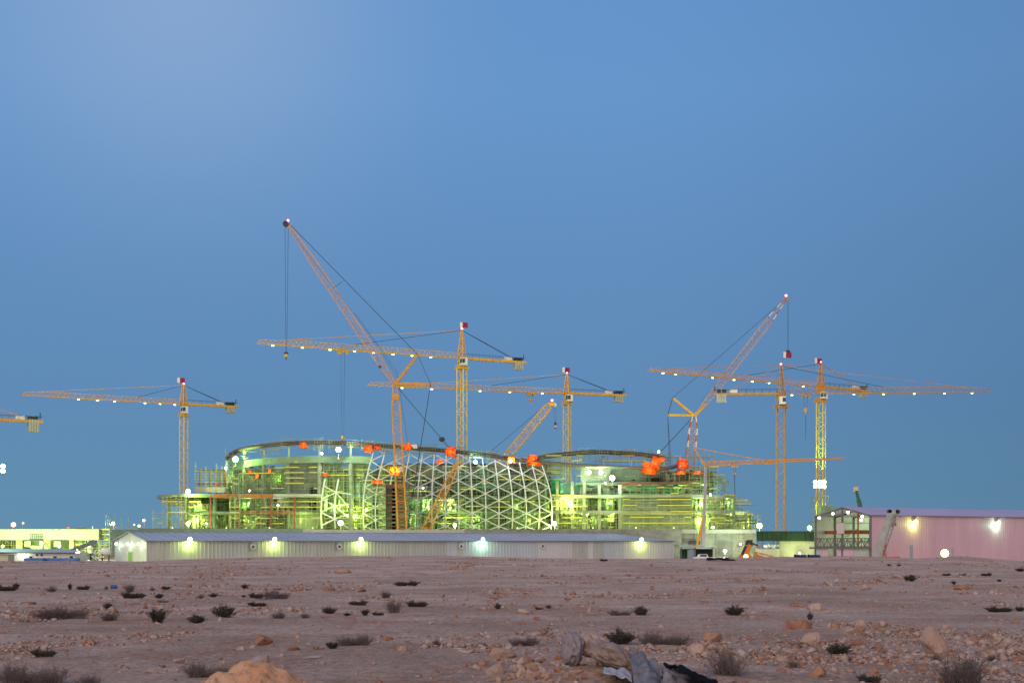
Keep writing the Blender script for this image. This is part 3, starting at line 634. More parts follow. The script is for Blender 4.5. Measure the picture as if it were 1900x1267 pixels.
for i in range(14):
    f2 = MB(); pitch = 3.95
    for k in range(-1, 9):
        for (ka, kb) in ((k+(0.5 if i % 2 else 0), k+(0 if i % 2 else 0.5)), (k+(0.5 if i % 2 else 0), k+(1 if i % 2 else -0.5) if True else 0)):
            va = (ka*pitch+1.2)/zs(i); vb = (kb*pitch+1.2)/zs(i+1)
            if min(va, vb) < -0.08 or max(va, vb) > 1.03 or (i, k) in skip: continue
            f2.bar(shell(i, max(0, va)), shell(i+1, max(0, vb)), 0.24, 0.24, up=(0, 1, 0))
    f2.build('diagonal_bracing', M['diag'], t)
t = thing('steel_lattice', (xat(622, 424), 424, GB), 'small free standing white lattice panel left of the big lattice shell', 'lattice')
def sm(u, v):
    xb = [597, 622, 646][u] if isinstance(u, int) else 0; xt = [603, 628, 652][u]
    return at(xb*(1-v*v)+xt*v*v-2.2*math.sin(math.pi*v)*(1 if u < 2 else 0.3), 980-(91 if u < 2 else 70)*v, 424-1.5*math.sin(math.pi*v))
for i in range(2):
    f = MB(); pts = [sm(i, k/12) for k in range(13)]
    for a, b in zip(pts[:-1], pts[1:]): f.bar(a, b, 0.38, 0.38, up=(0, 1, 0))
    f.build('rib', M['diag'], t)
f = MB()
for k in range(4):
    for i in range(2):
        a = (k+(0 if i == 0 else .5))*0.27+0.06
        for s in (-1, 1):
            b = a+s*0.135*(1 if i == 0 else 1.3)
            if 0 <= b <= 1 and a <= 1: f.bar(sm(i, a), sm(i+1, b), 0.28, 0.28, up=(0, 1, 0))
f.build('diagonal_bracing', M['diag'], t)
# middle hall behind the lattice
t = thing('unfinished_hall', (xat(850, 440), 440, GB), 'concrete floors of the middle hall seen through the white lattice shell', 'building'); MH = t
for y, D, bk in ((881, 435, 26), (901, 433, 26), (921, 431, 28), (948, 430, 28)):
    slab([(703, D+2), (780, D), (920, D), (1018, D+2)], zat(y, D), 0.7, bk, 'conc_gn', t)
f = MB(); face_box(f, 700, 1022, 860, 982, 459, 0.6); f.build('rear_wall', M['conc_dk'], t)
for a, b, y0, y1 in ((765, 786, 925, 947), (902, 925, 924, 980), (940, 968, 951, 980), (965, 1005, 903, 920)):
    f = MB(); face_box(f, a, b, y0, y1, 441, 2); f.build('core_wall', M['conc_gn'], t)
for px in range(712, 1020, 23):
    f = MB(); c = at(px, 980, 434); f.tube([(c.x, c.y, GB), (c.x, c.y, zat(881, 435)-0.6)], 0.45, 10); f.build('column', M['conc_gn'], t)
for a, b, y0, y1 in ((880, 905, 898, 908), (905, 926, 896, 904), (730, 748, 930, 946)):
    f = MB(); face_box(f, a, b, y0, y1, 436, 0.2); f.build('safety_net', M['net'], t)
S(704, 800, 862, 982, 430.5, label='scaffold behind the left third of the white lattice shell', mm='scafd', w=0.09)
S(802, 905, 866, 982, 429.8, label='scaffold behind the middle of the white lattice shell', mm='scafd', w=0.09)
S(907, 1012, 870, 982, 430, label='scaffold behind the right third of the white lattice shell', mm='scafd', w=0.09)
# dark scaffolded stair core before the lattice
t = thing('stair_core', (xat(733, 416), 416, GB), 'dark concrete stair core wrapped in decks in front of the lattice', 'tower')
f = MB(); face_box(f, 716, 727, 899, 984, 416, 5); face_box(f, 734, 751, 899, 984, 416, 5); f.build('core_wall', mat('grey_core_concrete', (0.17, 0.17, 0.15), 0.9, col2=(0.11, 0.11, 0.10), scale=0.5), t)
f = MB(); face_box(f, 727, 734, 905, 984, 420, 1); f.build('recess_shade', M['black'], t)  # black backing paints the shade between the two core walls
f = MB()
for k, y in enumerate((901, 904.5, 919, 933, 947, 962, 976)): f.box((xat(733, 415), 415, zat(y, 415)), (xat(755, 415)-xat(706 if k % 2 else 694, 415)+(3 if k == 0 else 0), 1.6, 0.28)); 
f.build('deck', M['redst'], t)
f = MB()
for y in (912, 926, 940, 954, 969): f.box((xat(730.5, 415.9), 415.9, zat(y, 416)), (1.2, 0.2, 0.5))
f.build('lintel', M['concrete'], t)
S(690, 715, 897, 984, 414, label='dark scaffold on the left side of the stair core', mm='scafd', w=0.11, lift=1.3)
S(752, 757, 899, 984, 414, label='narrow dark scaffold on the right side of the stair core', mm='scafd', w=0.11, lift=1.3)
# right hall
t = thing('unfinished_hall', (xat(1200, 440), 440, GB), 'stepped concrete hall under construction at the right, floors lit yellow green', 'building'); RH = t
mb = MB(); mb.tube([at(*p) for p in cinterp(PIPE1[11:], 60)], 0.60, 12); mb.build('ring_pipe', M['pipeg'], t, True)
mb = MB(); mb.tube([at(*p) for p in cinterp(PIPE2, 60)], 0.72, 12); mb.build('ring_pipe', M['pipe'], t, True)
slab([(1020, 436), (1100, 434), (1280, 434), (1330, 438), (1368, 444)], zat(917.5, 434), 0.9, 30, 'conc_lt', t)
slab([(1020, 436), (1100, 434), (1290, 434), (1340, 438), (1392, 447)], zat(947, 434), 0.9, 30, 'conc_lt', t)
slab([(1070, 440), (1150, 438), (1280, 438), (1315, 440)], zat(894, 438), 0.8, 24, 'conc_gn', t)
slab([(1255, 436), (1320, 438)], zat(875, 436), 0.5, 16, 'redst', t)
f = MB(); face_box(f, 1078, 1132, 864, 893, 441, 3); f.build('upper_wall', M['conc_lt'], t)
f = MB(); face_box(f, 1132, 1200, 872, 893, 445, 3); f.build('upper_wall', M['conc_gn'], t)
f = MB(); face_box(f, 1156, 1283, 920, 982, 434.6, 6); f.build('core_wall', M['concrete'], t)
for y in (927, 941, 953):
    f = MB(); f.bar(at(1156, y, 433.9), at(1283, y, 433.9), 0.7, 0.35); f.build('ledge', M['grey'] if y < 945 else M['scafy'], t)
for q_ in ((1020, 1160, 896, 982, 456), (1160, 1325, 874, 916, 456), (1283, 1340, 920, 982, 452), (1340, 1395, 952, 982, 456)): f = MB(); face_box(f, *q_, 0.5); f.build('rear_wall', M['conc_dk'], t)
for q_ in ((1160, 1282, 896, 904, 450), (1025, 1085, 895, 915, 450)): f = MB(); face_box(f, *q_, 0.5); f.build('inner_wall', M['conc_gn'], t)
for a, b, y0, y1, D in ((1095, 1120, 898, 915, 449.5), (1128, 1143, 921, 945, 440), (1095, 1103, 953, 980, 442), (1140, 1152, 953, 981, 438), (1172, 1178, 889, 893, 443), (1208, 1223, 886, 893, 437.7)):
    f = MB(); face_box(f, a, b, y0, y1, D, 0.3); f.build('opening_shade', M['black'], t)  # black slabs stand in for the dark inside these openings
for px in (1034, 1062, 1084, 1112, 1150):
    for ya, yb in ((919, 893 if px < 1110 else 900), (947, 920), (982, 950)):
        f = MB(); f.bar(at(px, ya, 436), at(px, yb, 436), 0.9); f.build('column', M['conc_lt'], t)
for px in (1292, 1312, 1335, 1362):
    f = MB(); f.bar(at(px, 984, 440), at(px, 919, 440), 0.7); f.build('column', M['conc_gn'], t)
for a, b, y0, y1 in ((1023, 1040, 890, 916), (1161, 1186, 901, 916.5), (1187, 1218, 901, 916.5), (1233, 1248, 902, 916)):
    f = MB(); face_box(f, a, b, y0, y1, 438.5, 0.15); f.build('safety_net', M['net'], t)
f = MB(); f.bar(at(1148, 895.5, 436.5), at(1282, 897, 436.5), 0.4, 0.35); f.bar(at(1160, 900.5, 436), at(1292, 903, 436), 0.35, 0.35); f.build('edge_beam', M['redst'], t)
for px in (1071, 1120, 1172, 1232, 1262): 
    f = MB(); f.bar(at(px, 866, 442), at(px, 847, 449), 0.4); f.build('stub_post', M['conc_lt'], t)
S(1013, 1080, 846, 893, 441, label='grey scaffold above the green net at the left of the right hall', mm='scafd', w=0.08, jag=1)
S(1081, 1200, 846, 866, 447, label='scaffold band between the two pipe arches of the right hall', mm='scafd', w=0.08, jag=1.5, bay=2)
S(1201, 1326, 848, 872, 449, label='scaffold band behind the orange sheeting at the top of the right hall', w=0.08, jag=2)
S(1024, 1090, 919, 982, 431.5, label='scaffold at the left of the right hall beside the lattice edge')
S(1091, 1154, 950, 982, 432, label='scaffold under the middle floor left of the bare core wall')
S(1156, 1283, 905, 982, 432, label='fine yellow lit scaffold across the bare core wall', w=0.07, bay=2, board=True)
S(1284, 1332, 866, 917, 434, 437, label='dense dark scaffold on the upper right step of the right hall', w=0.12, bay=1.5, mm='scafd')
S(1284, 1345, 919, 982, 433, 436, label='scaffold behind the grey self erecting crane post')
S(1346, 1366, 919, 982, 440, 443, label='scaffold under the second step of the right hall')
S(1336, 1352, 891, 917, 442, 445, label='pale open scaffold bay standing on the second step against the sky', board=False, w=0.13)
S(1367, 1394, 946, 982, 444, 447, label='scaffold under the third step of the right hall', w=0.1)
S(1395, 1412, 958, 983, 446, 449, label='low sloping scaffold at the right end of the right hall', jag=2)
f = MB(); 
for k in range(7): f.bar(at(1385+k*5, 983, 446), at(1385+k*5, 952+k*4.2-random.random()*9, 446), 0.09)
f.bar(at(1368, 935, 446), at(1440, 985, 446), 0.07); f.build('rebar_stub', M['scaf'], RH)
# ------------------------------------------------------------ cranes
def lattice(mb, p0, p1, ws, nb, chord, brace, up=None, rot=0.0, braces=True, stripes=None, mi2=None):
    """four chord lattice; ws = [(t, width)]"""
    p0 = V(p0); p1 = V(p1); d = (p1-p0); Ln = d.length; d.normalize()
    up = V(up) if up is not None else (V((0, 1, 0)) if abs(d.y) < 0.8 else V((1, 0, 0)))
    x = d.cross(up).normalized(); y = x.cross(d)
    if rot: x, y = x*math.cos(rot)+y*math.sin(rot), y*math.cos(rot)-x*math.sin(rot)
    tt = [a for a, _ in ws]; wv = [b for _, b in ws]
    def c(k, t):
        w = np.interp(t, tt, wv)/2; sx, sy = ((-1, -1), (1, -1), (1, 1), (-1, 1))[k]
        return p0+d*(Ln*t)+x*(sx*w)+y*(sy*w)
    for k in range(4):
        for i in range(nb):
            mi = 0
            if stripes and (i/nb) > stripes: mi = 1 if (i//2) % 2 else 2
            mb.bar(c(k, i/nb), c(k, (i+1)/nb), chord, mi=mi); mi = 0
            if braces:
                a, b = (k, (k+1) % 4) if i % 2 else ((k+1) % 4, k)
                mb.bar(c(a, i/nb), c(b, (i+1)/nb), brace, mi=mi)
                if i % 4 == 0: mb.bar(c(k, i/nb), c((k+1) % 4, i/nb), brace, mi=mi)
def prismc(mb, c, d, u, size, mi=0):     # box with axis d (horizontal), u across
    c = V(c); z = V((0, 0, 1)); a, b, h = size[0]/2, size[1]/2, size[2]/2
    mb.hexa([c-d*a-u*b-z*h, c+d*a-u*b-z*h, c+d*a+u*b-z*h, c-d*a+u*b-z*h, c-d*a-u*b+z*h, c+d*a-u*b+z*h, c+d*a+u*b+z*h, c-d*a+u*b+z*h], mi)
def flag(pos, parent, w=2.6, h=1.6, yaw=0.15):
    """maroon flag with a white serrated hoist band, on its thin pole"""
    f = MB(); nx = 10; r = V((math.cos(yaw), math.sin(yaw), 0)); n = V((-r.y, r.x, 0)); p = V(pos)
    def q(u, v): return p+r*(u*w)+V((0, 0, v*h-u*0.12))+n*(0.12*math.sin(u*5+v))
    for j in range(9):
        v0, v1 = j/9, (j+1)/9; vm = (v0+v1)/2
        f.add([q(0, v0), q(0.30, v0), q(0.40, vm), q(0.30, v1), q(0, v1)], [(0, 1, 2, 3, 4)], 0)
        f.add([q(0.30, v0), q(1, v0), q(1, v1), q(0.30, v1), q(0.40, vm)], [(0, 1, 4), (1, 2, 4), (2, 3, 4)], 1)
    f2 = MB(); fo = f.build('flag', [M['fwhite'], M['maroon']], parent)
    f2.bar(p-V((0, 0, 1.2)), p+V((0, 0, h)), 0.08); f2.build('flag_pole', M['steel'], fo)
def warn(pos, parent, r=0.30):
    f = MB(); f.ball(pos, r, 10, 6); f.build('warning_light', em(REDL, 14), parent)
def tower_crane(px, D, yroot, yapex, ycab, mw, tip, cpx, label, mbase=None, mm='yellow', mmast='yellowg', lamps=(), trolley=None, jd=1.7, jh=1.7, cabside=1, flagpx=None, warnpx=True, hook=None, rot=0.5, pend=(0.55, 0.9), lampc=YEL, cw=2.6, base=SITE, curb=None, jibtop=True):
    P = at(px, yroot, D); zr = P.z; tD = D*(HY-yroot)/(HY-tip[1]); T = at(tip[0], tip[1], tD); T.z = zr
    d = (T-P); d.z = 0; LJ = d.length; d.normalize(); u = V((-d.y, d.x, 0))
    if u.y > 0: u = -u            # u points towards the camera side
    C0 = V((P.x, P.y, base))
    t = thing('tower_crane', tuple(C0), label, 'tower crane', 'tower cranes over the site')
    zc = zat(ycab, D)            # cab centre
    mtop = zc-2.0
    f = MB(); lattice(f, C0, (P.x, P.y, mtop), [(0, mw), (1, mw)], int((mtop-base)/mw/0.95), 0.28, 0.10, up=(0, 1, 0), rot=rot); f.build('mast', M[mmast], t)
    f = MB(); f.box((P.x, P.y, mtop+0.25), (mw*1.5, mw*1.5, 0.5), rot); f.box((P.x, P.y, mtop+1.0), (mw*1.05, mw*1.05, 1.0), rot); f.box((P.x, P.y, zr-0.6), (mw*0.9, mw*0.9, zr-mtop-1.4), rot)
    for k in range(10): a = k/10*2*math.pi; f.bar((P.x+mw*.95*math.cos(a), P.y+mw*.95*math.sin(a), mtop), (P.x+mw*.95*math.cos(a), P.y+mw*.95*math.sin(a), mtop+1.2), 0.08)
    f.build('slewing_unit', M[mm], t)
    cc = V((P.x, P.y, zc+0.2))+u*(mw*0.75)+d*(0.3*cabside); cc.z = zc+0.2
    f = MB(); prismc(f, cc, d, u, (1.9, 1.6, 2.3)); cb = f.build('cab', M['white'], t)
    f = MB(); prismc(f, cc+u*0.81+d*0.45+V((0, 0, 0.15)), d, u, (0.95, 0.05, 1.3)); prismc(f, cc+d*0.96+V((0, 0, 0.15)), d, u, (0.05, 1.2, 1.4)); f.build('window', M['glass'], cb)
    za = zat(yapex, D); f = MB()
    lattice(f, (P.x, P.y, zr-0.2), (P.x, P.y, za), [(0, 2.0), (0.12, 1.9), (1, 0.35)], 12, 0.24, 0.12, up=(0, 1, 0), rot=math.atan2(d.y, d.x)); f.build('tower_peak', M[mm], t)
    # jib, triangular section
    n = int(LJ/1.6); f = MB(); s0 = 1.2
    bl = lambda s, sg: P+d*s+u*(sg*0.75)+V((0, 0, 0))
    tp = lambda s: P+d*s+V((0, 0, jh*(1 if s < LJ*0.8 else 1-0.35*(s-LJ*0.8)/(LJ*0.2))))
    for k in range(n):
        a = s0+(LJ-s0)*k/n; b = s0+(LJ-s0)*(k+1)/n; m_ = (a+b)/2
        for sg in (-1, 1):
            f.bar(bl(a, sg), bl(b, sg), 0.19); f.bar(bl(a, sg), tp(m_), 0.075); f.bar(tp(m_), bl(b, sg), 0.075)
        f.bar(bl(a, -1), bl(a, 1), 0.1)
        if k < n-1: f.bar(tp(m_), tp(m_+(LJ-s0)/n), 0.14)
    f.build('jib', M[mm], t)
    kk = (cpx-950)/F; LC = (kk*P.y-P.x)/(-d.x+kk*d.y)
    f = MB(); e = P-d*LC
    for sg in (-1, 1): f.bar(P+u*sg*0.6+V((0, 0, 0.1)), e+u*sg*0.6+V((0, 0, 0.1)), 0.28, 0.75)
    for k in range(int(LC/2.5)): f.bar(P-d*(k*2.5+1)-u*0.8, P-d*(k*2.5+1)+u*0.8, 0.3, 0.3)
    f.build('counter_jib', M[mm], t)
    f = MB()
    for sg in (-1, 1):
        for k in range(int(LC/2.4)): f.bar(P-d*(k*2.4+1)+u*sg*0.95+V((0, 0, 0.4)), P-d*(k*2.4+1)+u*sg*0.95+V((0, 0, 1.5)), 0.06)
        f.bar(P-d*1+u*sg*0.95+V((0, 0, 1.5)), e+u*sg*0.95+V((0, 0, 1.5)), 0.07)
    f.build('handrail', M['dark'], t)
    for k in range(4):
        f = MB(); prismc(f, P-d*(LC-1.6-k*0.75)+V((0, 0, -1.15)), d, u, (0.66, 1.5, cw)); f.build('counterweight', M['conc_lt'], t)
    f = MB(); q = P-d*(LC-2.0)+V((0, 0, 1.05)); f.tube([q-u*0.7, q+u*0.7], 0.65, 12); prismc(f, q+d*1.6-V((0, 0, 0.1)), d, u, (1.2, 1.3, 1.1)); f.bar(q-d*1.3, q-d*1.3+V((0, 0, 1.6)), 0.25); f.build('winch', M['dark'], t)
    f = MB(); prismc(f, P-d*(LC-6.5)+V((0, 0, 1.0)), d, u, (2.4, 1.1, 1.1)); f.build('electric_cabinet', M['white'], t)
    top = V((P.x, P.y, za-0.3))
    for k, fr in enumerate(pend):
        f = MB(); f.bar(top-u*0.1*k, tp(LJ*fr) if fr < 1 else tp(LJ), 0.13); f.build('tie_bar', M[mm] if k else M['rope'], t)
    for sg in (-1, 1): f = MB(); f.bar(top, P-d*(LC-3.2)+u*sg*0.6+V((0, 0, 0.5)), 0.12); f.build('tie_bar', M['rope'] if mm == 'yellow' else M[mm], t)
    for lp in lamps:
        s = t_on(P, d, lp); c = P+d*s+V((0, 0, -0.35))+u*0.5
        f = MB(); prismc(f, c+V((0, 0, 0.1)), d, u, (1.0, 0.5, 0.15)); lo = f.build('jib_lamp', M['housing'], t)
        f = MB(); f.ball(c-V((0, 0, 0.04)), random.uniform(0.30, 0.42), 10, 6, (1, 0.6, 0.42)); f.build('lens', em(lampc, 16), lo)
    if trolley:
        s = t_on(P, d, trolley[0]); c = P+d*s+V((0, 0, -0.45))
        f = MB(); prismc(f, c, d, u, (3.2, 1.8, 0.35)); prismc(f, c-d*1.1-V((0, 0, 0.5)), d, u, (0.6, 1.2, 0.7)); prismc(f, c+d*1.1-V((0, 0, 0.5)), d, u, (0.6, 1.2, 0.7)); f.build('trolley', M[mm], t)
        zb_ = zat(trolley[1], c.y); f = MB()
        for sg in (-0.6, 0.6): f.bar(c+d*sg, V((c.x, c.y, zb_))+d*sg*0.5, 0.07)
        if len(trolley) > 2: f.bar(V((c.x, c.y, zb_)), V((c.x, c.y, zat(trolley[2], c.y))), 0.1)
        f.build('hoist_rope', M['rope'], t)
        f = MB(); f.ball((c.x, c.y, zb_), 0.55, 10, 6, (1, 0.7, 1.3)); f.bar((c.x, c.y, zb_-0.6), (c.x, c.y, zb_-1.3), 0.2); f.build('hook_block', M['orange'], t)
    if warnpx: warn((P.x, P.y, za+0.25), t)
    if flagpx: flag((xat(flagpx[0], D), P.y-0.4, zat(flagpx[1], D)), t, flagpx[2] if len(flagpx) > 2 else 2.6, 1.7)
    return t, P, d, u
tower_crane(857, 450, 665, 611, 673, 2.3, (478, 637), 975, 'tallest yellow tower crane, long jib pointing left, maroon and white flag on its peak', lamps=(505, 560, 611, 657, 692, 728, 763, 798), trolley=(636, 812), flagpx=(853, 608))
tower_crane(341, 480, 750, 713, 762, 1.9, (42, 733), 441, 'leftmost whole tower crane, its yellow mast rising behind the left deck', lamps=(145, 180, 212, 268, 296, 323), flagpx=(329, 710), jh=1.5, cw=2.0, pend=(0.3, 0.96))
tower_crane(1052, 480, 730, 693, 740, 1.9, (682, 715), 1161, 'orange yellow tower crane behind the middle hall, right of the small leaning boom', lamps=(745, 800, 890, 945, 1005), trolley=(985, 742), flagpx=(1043, 691), mm='yellow', jh=1.5, cabside=-1, cw=2.4, pend=(0.4, 0.7))
tower_crane(1449, 440, 731, 677, 745, 2.5, (1837, 727), 1322, 'brown orange tower crane left of the open gable, its jib pointing right', mm='brownor', mmast='brownor', lamps=(1469, 1584, 1639, 1696, 1752, 1803), trolley=(1495, 760, 815), cw=2.6, rot=0.35, pend=(0.5, 0.9))
tower_crane(1523, 480, 718, 673, 735, 2.3, (1205, 688), 1611, 'bright yellow tower crane with a big floodlight bank on its mast', lamps=(1228, 1252, 1320, 1360, 1394, 1425, 1488), flagpx=(1511, 674), mm='orange', mmast='yellowg', jh=1.6, rot=0.6, cw=2.0, pend=(0.45, 0.9))
tower_crane(-70, 400, 776, 735, 788, 2.2, (-400, 760), 79, 'tower crane cut off by the left edge with only its counter jib in view', mm='orange', cw=3.6, warnpx=False, pend=(0.5, 0.9))
# feet and ballast of the brown crane
tb = [o for o in COL.objects if o.name.startswith('tower_crane') and 'brown orange' in o['label']][0]
f = MB(); c = V(world_of(tb))
for a in range(4):
    an = math.pi/4+a*math.pi/2+0.35; q = c+V((math.cos(an)*4.2, math.sin(an)*4.2, 0)); f.bar(c+V((math.cos(an)*1.6, math.sin(an)*1.6, 6)), q, 0.25); f.box(q+V((0, 0, 0.3)), (1.2, 1.2, 0.6))
f.build('base_strut', M['steel'], tb)
f = MB(); f.box(c+V((0, -1.9, 3.0)), (1.9, 0.2, 1.9)); f.build('notice_board', M['white'], tb)
# flag on a high pole beside the brown crane peak
t = [o for o in COL.objects if o.name.startswith('tower_crane') and 'brown orange' in o['label']][0]
flag((xat(1453.5, 438), 438.5, zat(663, 438)), t, 2.7, 1.8); f = MB(); f.bar((xat(1453.5, 438), 438.6, zat(684, 438)), (xat(1453.5, 438), 438.6, zat(652, 438)), 0.08); f.bar((xat(1453.5, 438), 438.6, zat(684, 438)), (xat(1448, 440), 440, zat(684, 440)), 0.1); f.build('pole_bracket', M['brownor'], t)

def rope_part(pts, t, name='rope', w=0.13, mm='rope'):
    f = MB()
    for a, b in zip(pts[:-1], pts[1:]): f.bar(a, b, w)
    return f.build(name, M[mm], t)
def crawler_body(t, c, mm, heading=1, sc=1.0):
    f = MB()
    for sy in (-1, 1):
        y = c[1]+sy*3.3*sc
        f.tube([(c[0]-4.2*sc, y-0.6, c[2]+0.75), (c[0]-4.2*sc, y+0.6, c[2]+0.75)], 0.75, 12); f.tube([(c[0]+4.2*sc, y-0.6, c[2]+0.75), (c[0]+4.2*sc, y+0.6, c[2]+0.75)], 0.75, 12); f.box((c[0], y, c[2]+0.75), (8.4*sc, 1.2, 1.45))
        f.build('crawler_track', M['dark'], t); f = MB()
    f.box((c[0], c[1], c[2]+1.3), (5*sc, 6.6*sc, 0.8)); f.box((c[0]+heading*2*sc, c[1], c[2]+2.6), (9*sc, 3.2*sc, 1.7)); f.build('machine_house', M[mm], t)
    f = MB(); f.box((c[0]-heading*2.8*sc, c[1]-2.2*sc, c[2]+2.7), (2.4, 1.3, 1.9)); cb = f.build('cab', M[mm], t)
    f = MB(); f.box((c[0]-heading*2.9*sc, c[1]-2.87*sc, c[2]+3.0), (1.7, 0.05, 0.9)); f.build('window', M['glass'], cb)
    for k in range(4):
        f = MB(); f.box((c[0]+heading*7.0*sc, c[1], c[2]+1.9+k*0.75), (1.6, 3.4*sc, 0.7)); f.build('counterweight', M['conc_lt'], t)
# big crawler crane with a luffing jib, left
Dc = 409.0
foot = at(748, 1020, Dc); foot.z = 0.4
t = thing('crawler_crane', (foot.x+2, Dc, SITE+4), 'tallest orange crawler crane, its lattice jib luffed up to the left before the white lattice', 'crawler crane')
crawler_body(t, (foot.x+3, Dc, SITE+1.2), 'orange', 1)
hd = at(733, 713, Dc)
f = MB(); lattice(f, foot, hd, [(0, 1.2), (0.08, 2.6), (0.85, 2.3), (1, 0.9)], 44, 0.28, 0.08, rot=0.0); f.build('main_boom', M['orange'], t)
f = MB(); f.box(at(734, 737, Dc), (1.7, 1.9, 1.7)); f.build('boom_cabinet', M['orange'], t)
tipj = at(535, 417, Dc)
f = MB(); lattice(f, hd, tipj, [(0, 0.5), (0.10, 1.5), (0.16, 1.9), (0.75, 1.9), (1, 0.55)], 60, 0.25, 0.07); f.build('luffing_jib', M['orange'], t)
f = MB(); f.tube([tipj+V((-0.7, -0.5, 0.2)), tipj+V((-0.7, 0.5, 0.2))], 0.85, 16); f.tube([at(705, 681, Dc)+V((0, -1.1, 0)), at(705, 681, Dc)+V((0, 1.1, 0))], 0.35, 10); f.build('sheave', M['dark'], t)
s1 = at(775, 658, Dc); s2 = at(799, 713, Dc)
f = MB(); f.bar(hd+V((0, -0.8, 0)), s1, 0.4, 0.7); f.bar(hd+V((0, 0.8, 0)), s1, 0.4, 0.7); f.build('jib_strut', M['orange'], t)
f = MB(); f.bar(hd+V((0, -0.8, 0)), s2, 0.4, 0.65); f.bar(hd+V((0, 0.8, 0)), s2, 0.4, 0.65); f.build('jib_strut', M['orange'], t)
for dy in (-0.35, 0.35): rope_part([tipj+V((0.3, dy, 0.2)), s1+V((0, dy, 0))], t, 'pendant_line', 0.14)
rope_part([at(636, 522, Dc), at(618, 535, Dc)], t, 'pendant_line', 0.1)
for dy in (-0.6, 0.6): rope_part([s1+V((0, dy, 0)), s2+V((0, dy, 0))], t, 'pendant_line', 0.12)
for dy in (-0.25, 0.25): rope_part([s2+V((0, dy*0.5, 0)), at(756, 980, Dc)+V((0, dy, 0))], t, 'pendant_line', 0.17)
rope_part([at(540, 430, Dc-1.2), at(700, 640, Dc-1), at(745, 712, Dc)], t, 'hoist_rope', 0.06)
rope_part([at(658, 580, Dc+1.6), at(737, 690, Dc+1.6), at(757, 826, Dc+2)], t, 'hoist_rope', 0.07)
for dx in (530, 536): rope_part([at(dx-1, 420, Dc), at(531.2+(dx-533)*.3, 654, Dc)], t, 'hoist_rope', 0.09)
hk = at(531, 659, Dc); f = MB(); f.tube([hk+V((-0.0, -0.25, 0.4)), hk+V((0, 0.25, 0.4))], 0.62, 12); f.box(hk-V((0, 0, 0.1)), (0.9, 0.7, 0.8), mi=1); f.bar(hk-V((0, 0, 0.5)), hk-V((0, 0, 1.3)), 0.3); f.build('hook_block', [M['dark'], M['yellow']], t)
warn(at(534.5, 409.5, Dc), t, 0.33); f = MB(); f.bar(tipj, at(534.5, 410, Dc), 0.1); f.build('lamp_post', M['orange'], t)
mh = at(852, 853, Dc); mf = at(782, 1000, Dc)
f = MB(); lattice(f, mf, mh, [(0, 2.0), (0.12, 2.2), (0.75, 1.7), (1, 0.5)], 30, 0.28, 0.10); f.build('back_mast', M['orange'], t)
bl_ = at(820, 815, Dc); rope_part([hd+V((0, -0.3, 0)), bl_+V((0, -0.3, 0))], t, 'boom_suspension', 0.18); rope_part([hd+V((0, 0.3, 0)), bl_+V((0, 0.3, 0))], t, 'boom_suspension', 0.16)
for dx in (-1.2, 0, 1.2): rope_part([bl_, mh+V((dx*0.6, dx, 0.3))], t, 'boom_suspension', 0.07)
f = MB(); f.ball(bl_, 0.9, 10, 6, (1, 0.5, 0.8)); f.build('sheave_block', M['dark'], t)
# luffing crane, right
Dr = 455.0; hd = at(1288, 771, Dr); foot = at(1270, 985, Dr)
t = thing('crawler_crane', (foot.x, Dr, SITE), 'faded orange crawler crane behind the right hall with its jib luffed up to the right', 'crawler crane')
crawler_body(t, (foot.x-2, Dr, GB+0.1), 'orange', -1)
f = MB(); lattice(f, foot, hd, [(0, 1.2), (0.1, 3.0), (0.9, 2.4), (1, 0.9)], 36, 0.25, 0.12, stripes=0.72); f.build('main_boom', [M['pinkish'], M['fwhite'], M['rosy']], t)
tj = at(1457, 556, Dr); f = MB(); lattice(f, hd+V((0.6, 0, 0.2)), tj, [(0, 0.6), (0.2, 1.9), (0.75, 2.2), (1, 0.7)], 50, 0.23, 0.07, stripes=0.80); f.build('luffing_jib', [M['pinkish'], M['fwhite'], M['rosy']], t)
f = MB(); f.bar(hd, at(1309, 750, Dr), 0.9, 0.9); f.build('jib_foot', M['yellow'], t)
f = MB(); f.tube([tj+V((0.5, -0.5, 0.1)), tj+V((0.5, 0.5, 0.1))], 0.6, 14); f.build('sheave', M['brownor'], t)
s1 = at(1248, 738, Dr); s2 = at(1239, 770, Dr)
for e_ in (s1, s2): f = MB(); f.bar(hd+V((0, -0.6, 0)), e_, 0.35, 0.7); f.bar(hd+V((0, 0.6, 0)), e_, 0.35, 0.7); f.build('jib_strut', M['yellow'], t)
for dy in (-0.35, 0.35): rope_part([tj+V((0.1, dy, 0.4)), s1+V((0, dy, 0))], t, 'pendant_line', 0.13)
for dy in (-0.5, 0.5): rope_part([s1+V((0, dy, 0)), s2+V((0, dy, 0))], t, 'pendant_line', 0.12)
for dy in (-1.0, 1.0): rope_part([s2, at(1243+dy*2, 852, Dr)+V((0, dy, 0)), at(1246+dy*2, 975, Dr)+V((0, dy, 0))], t, 'pendant_line', 0.12)
rope_part([at(1300, 745, Dr-1), at(1455, 565, Dr-1)], t, 'hoist_rope', 0.05); rope_part([at(1283, 775, Dr), at(1270, 850, Dr)], t, 'hoist_rope', 0.07)
m1 = at(1224, 840, Dr); rope_part([hd+V((0, -0.4, 0)), m1], t, 'boom_suspension', 0.22); rope_part([hd+V((0, 0.6, 0)), m1+V((0, 1, 0))], t, 'boom_suspension', 0.14)
f = MB(); lattice(f, at(1255, 985, Dr), m1, [(0, 2.0), (0.8, 1.7), (1, 0.5)], 22, 0.25, 0.1); f.build('back_mast', M['yellow'], t)
for dx in (1460.5, 1463.5): rope_part([at(dx, 556, Dr), at(1462, 652, Dr)], t, 'hoist_rope', 0.07)
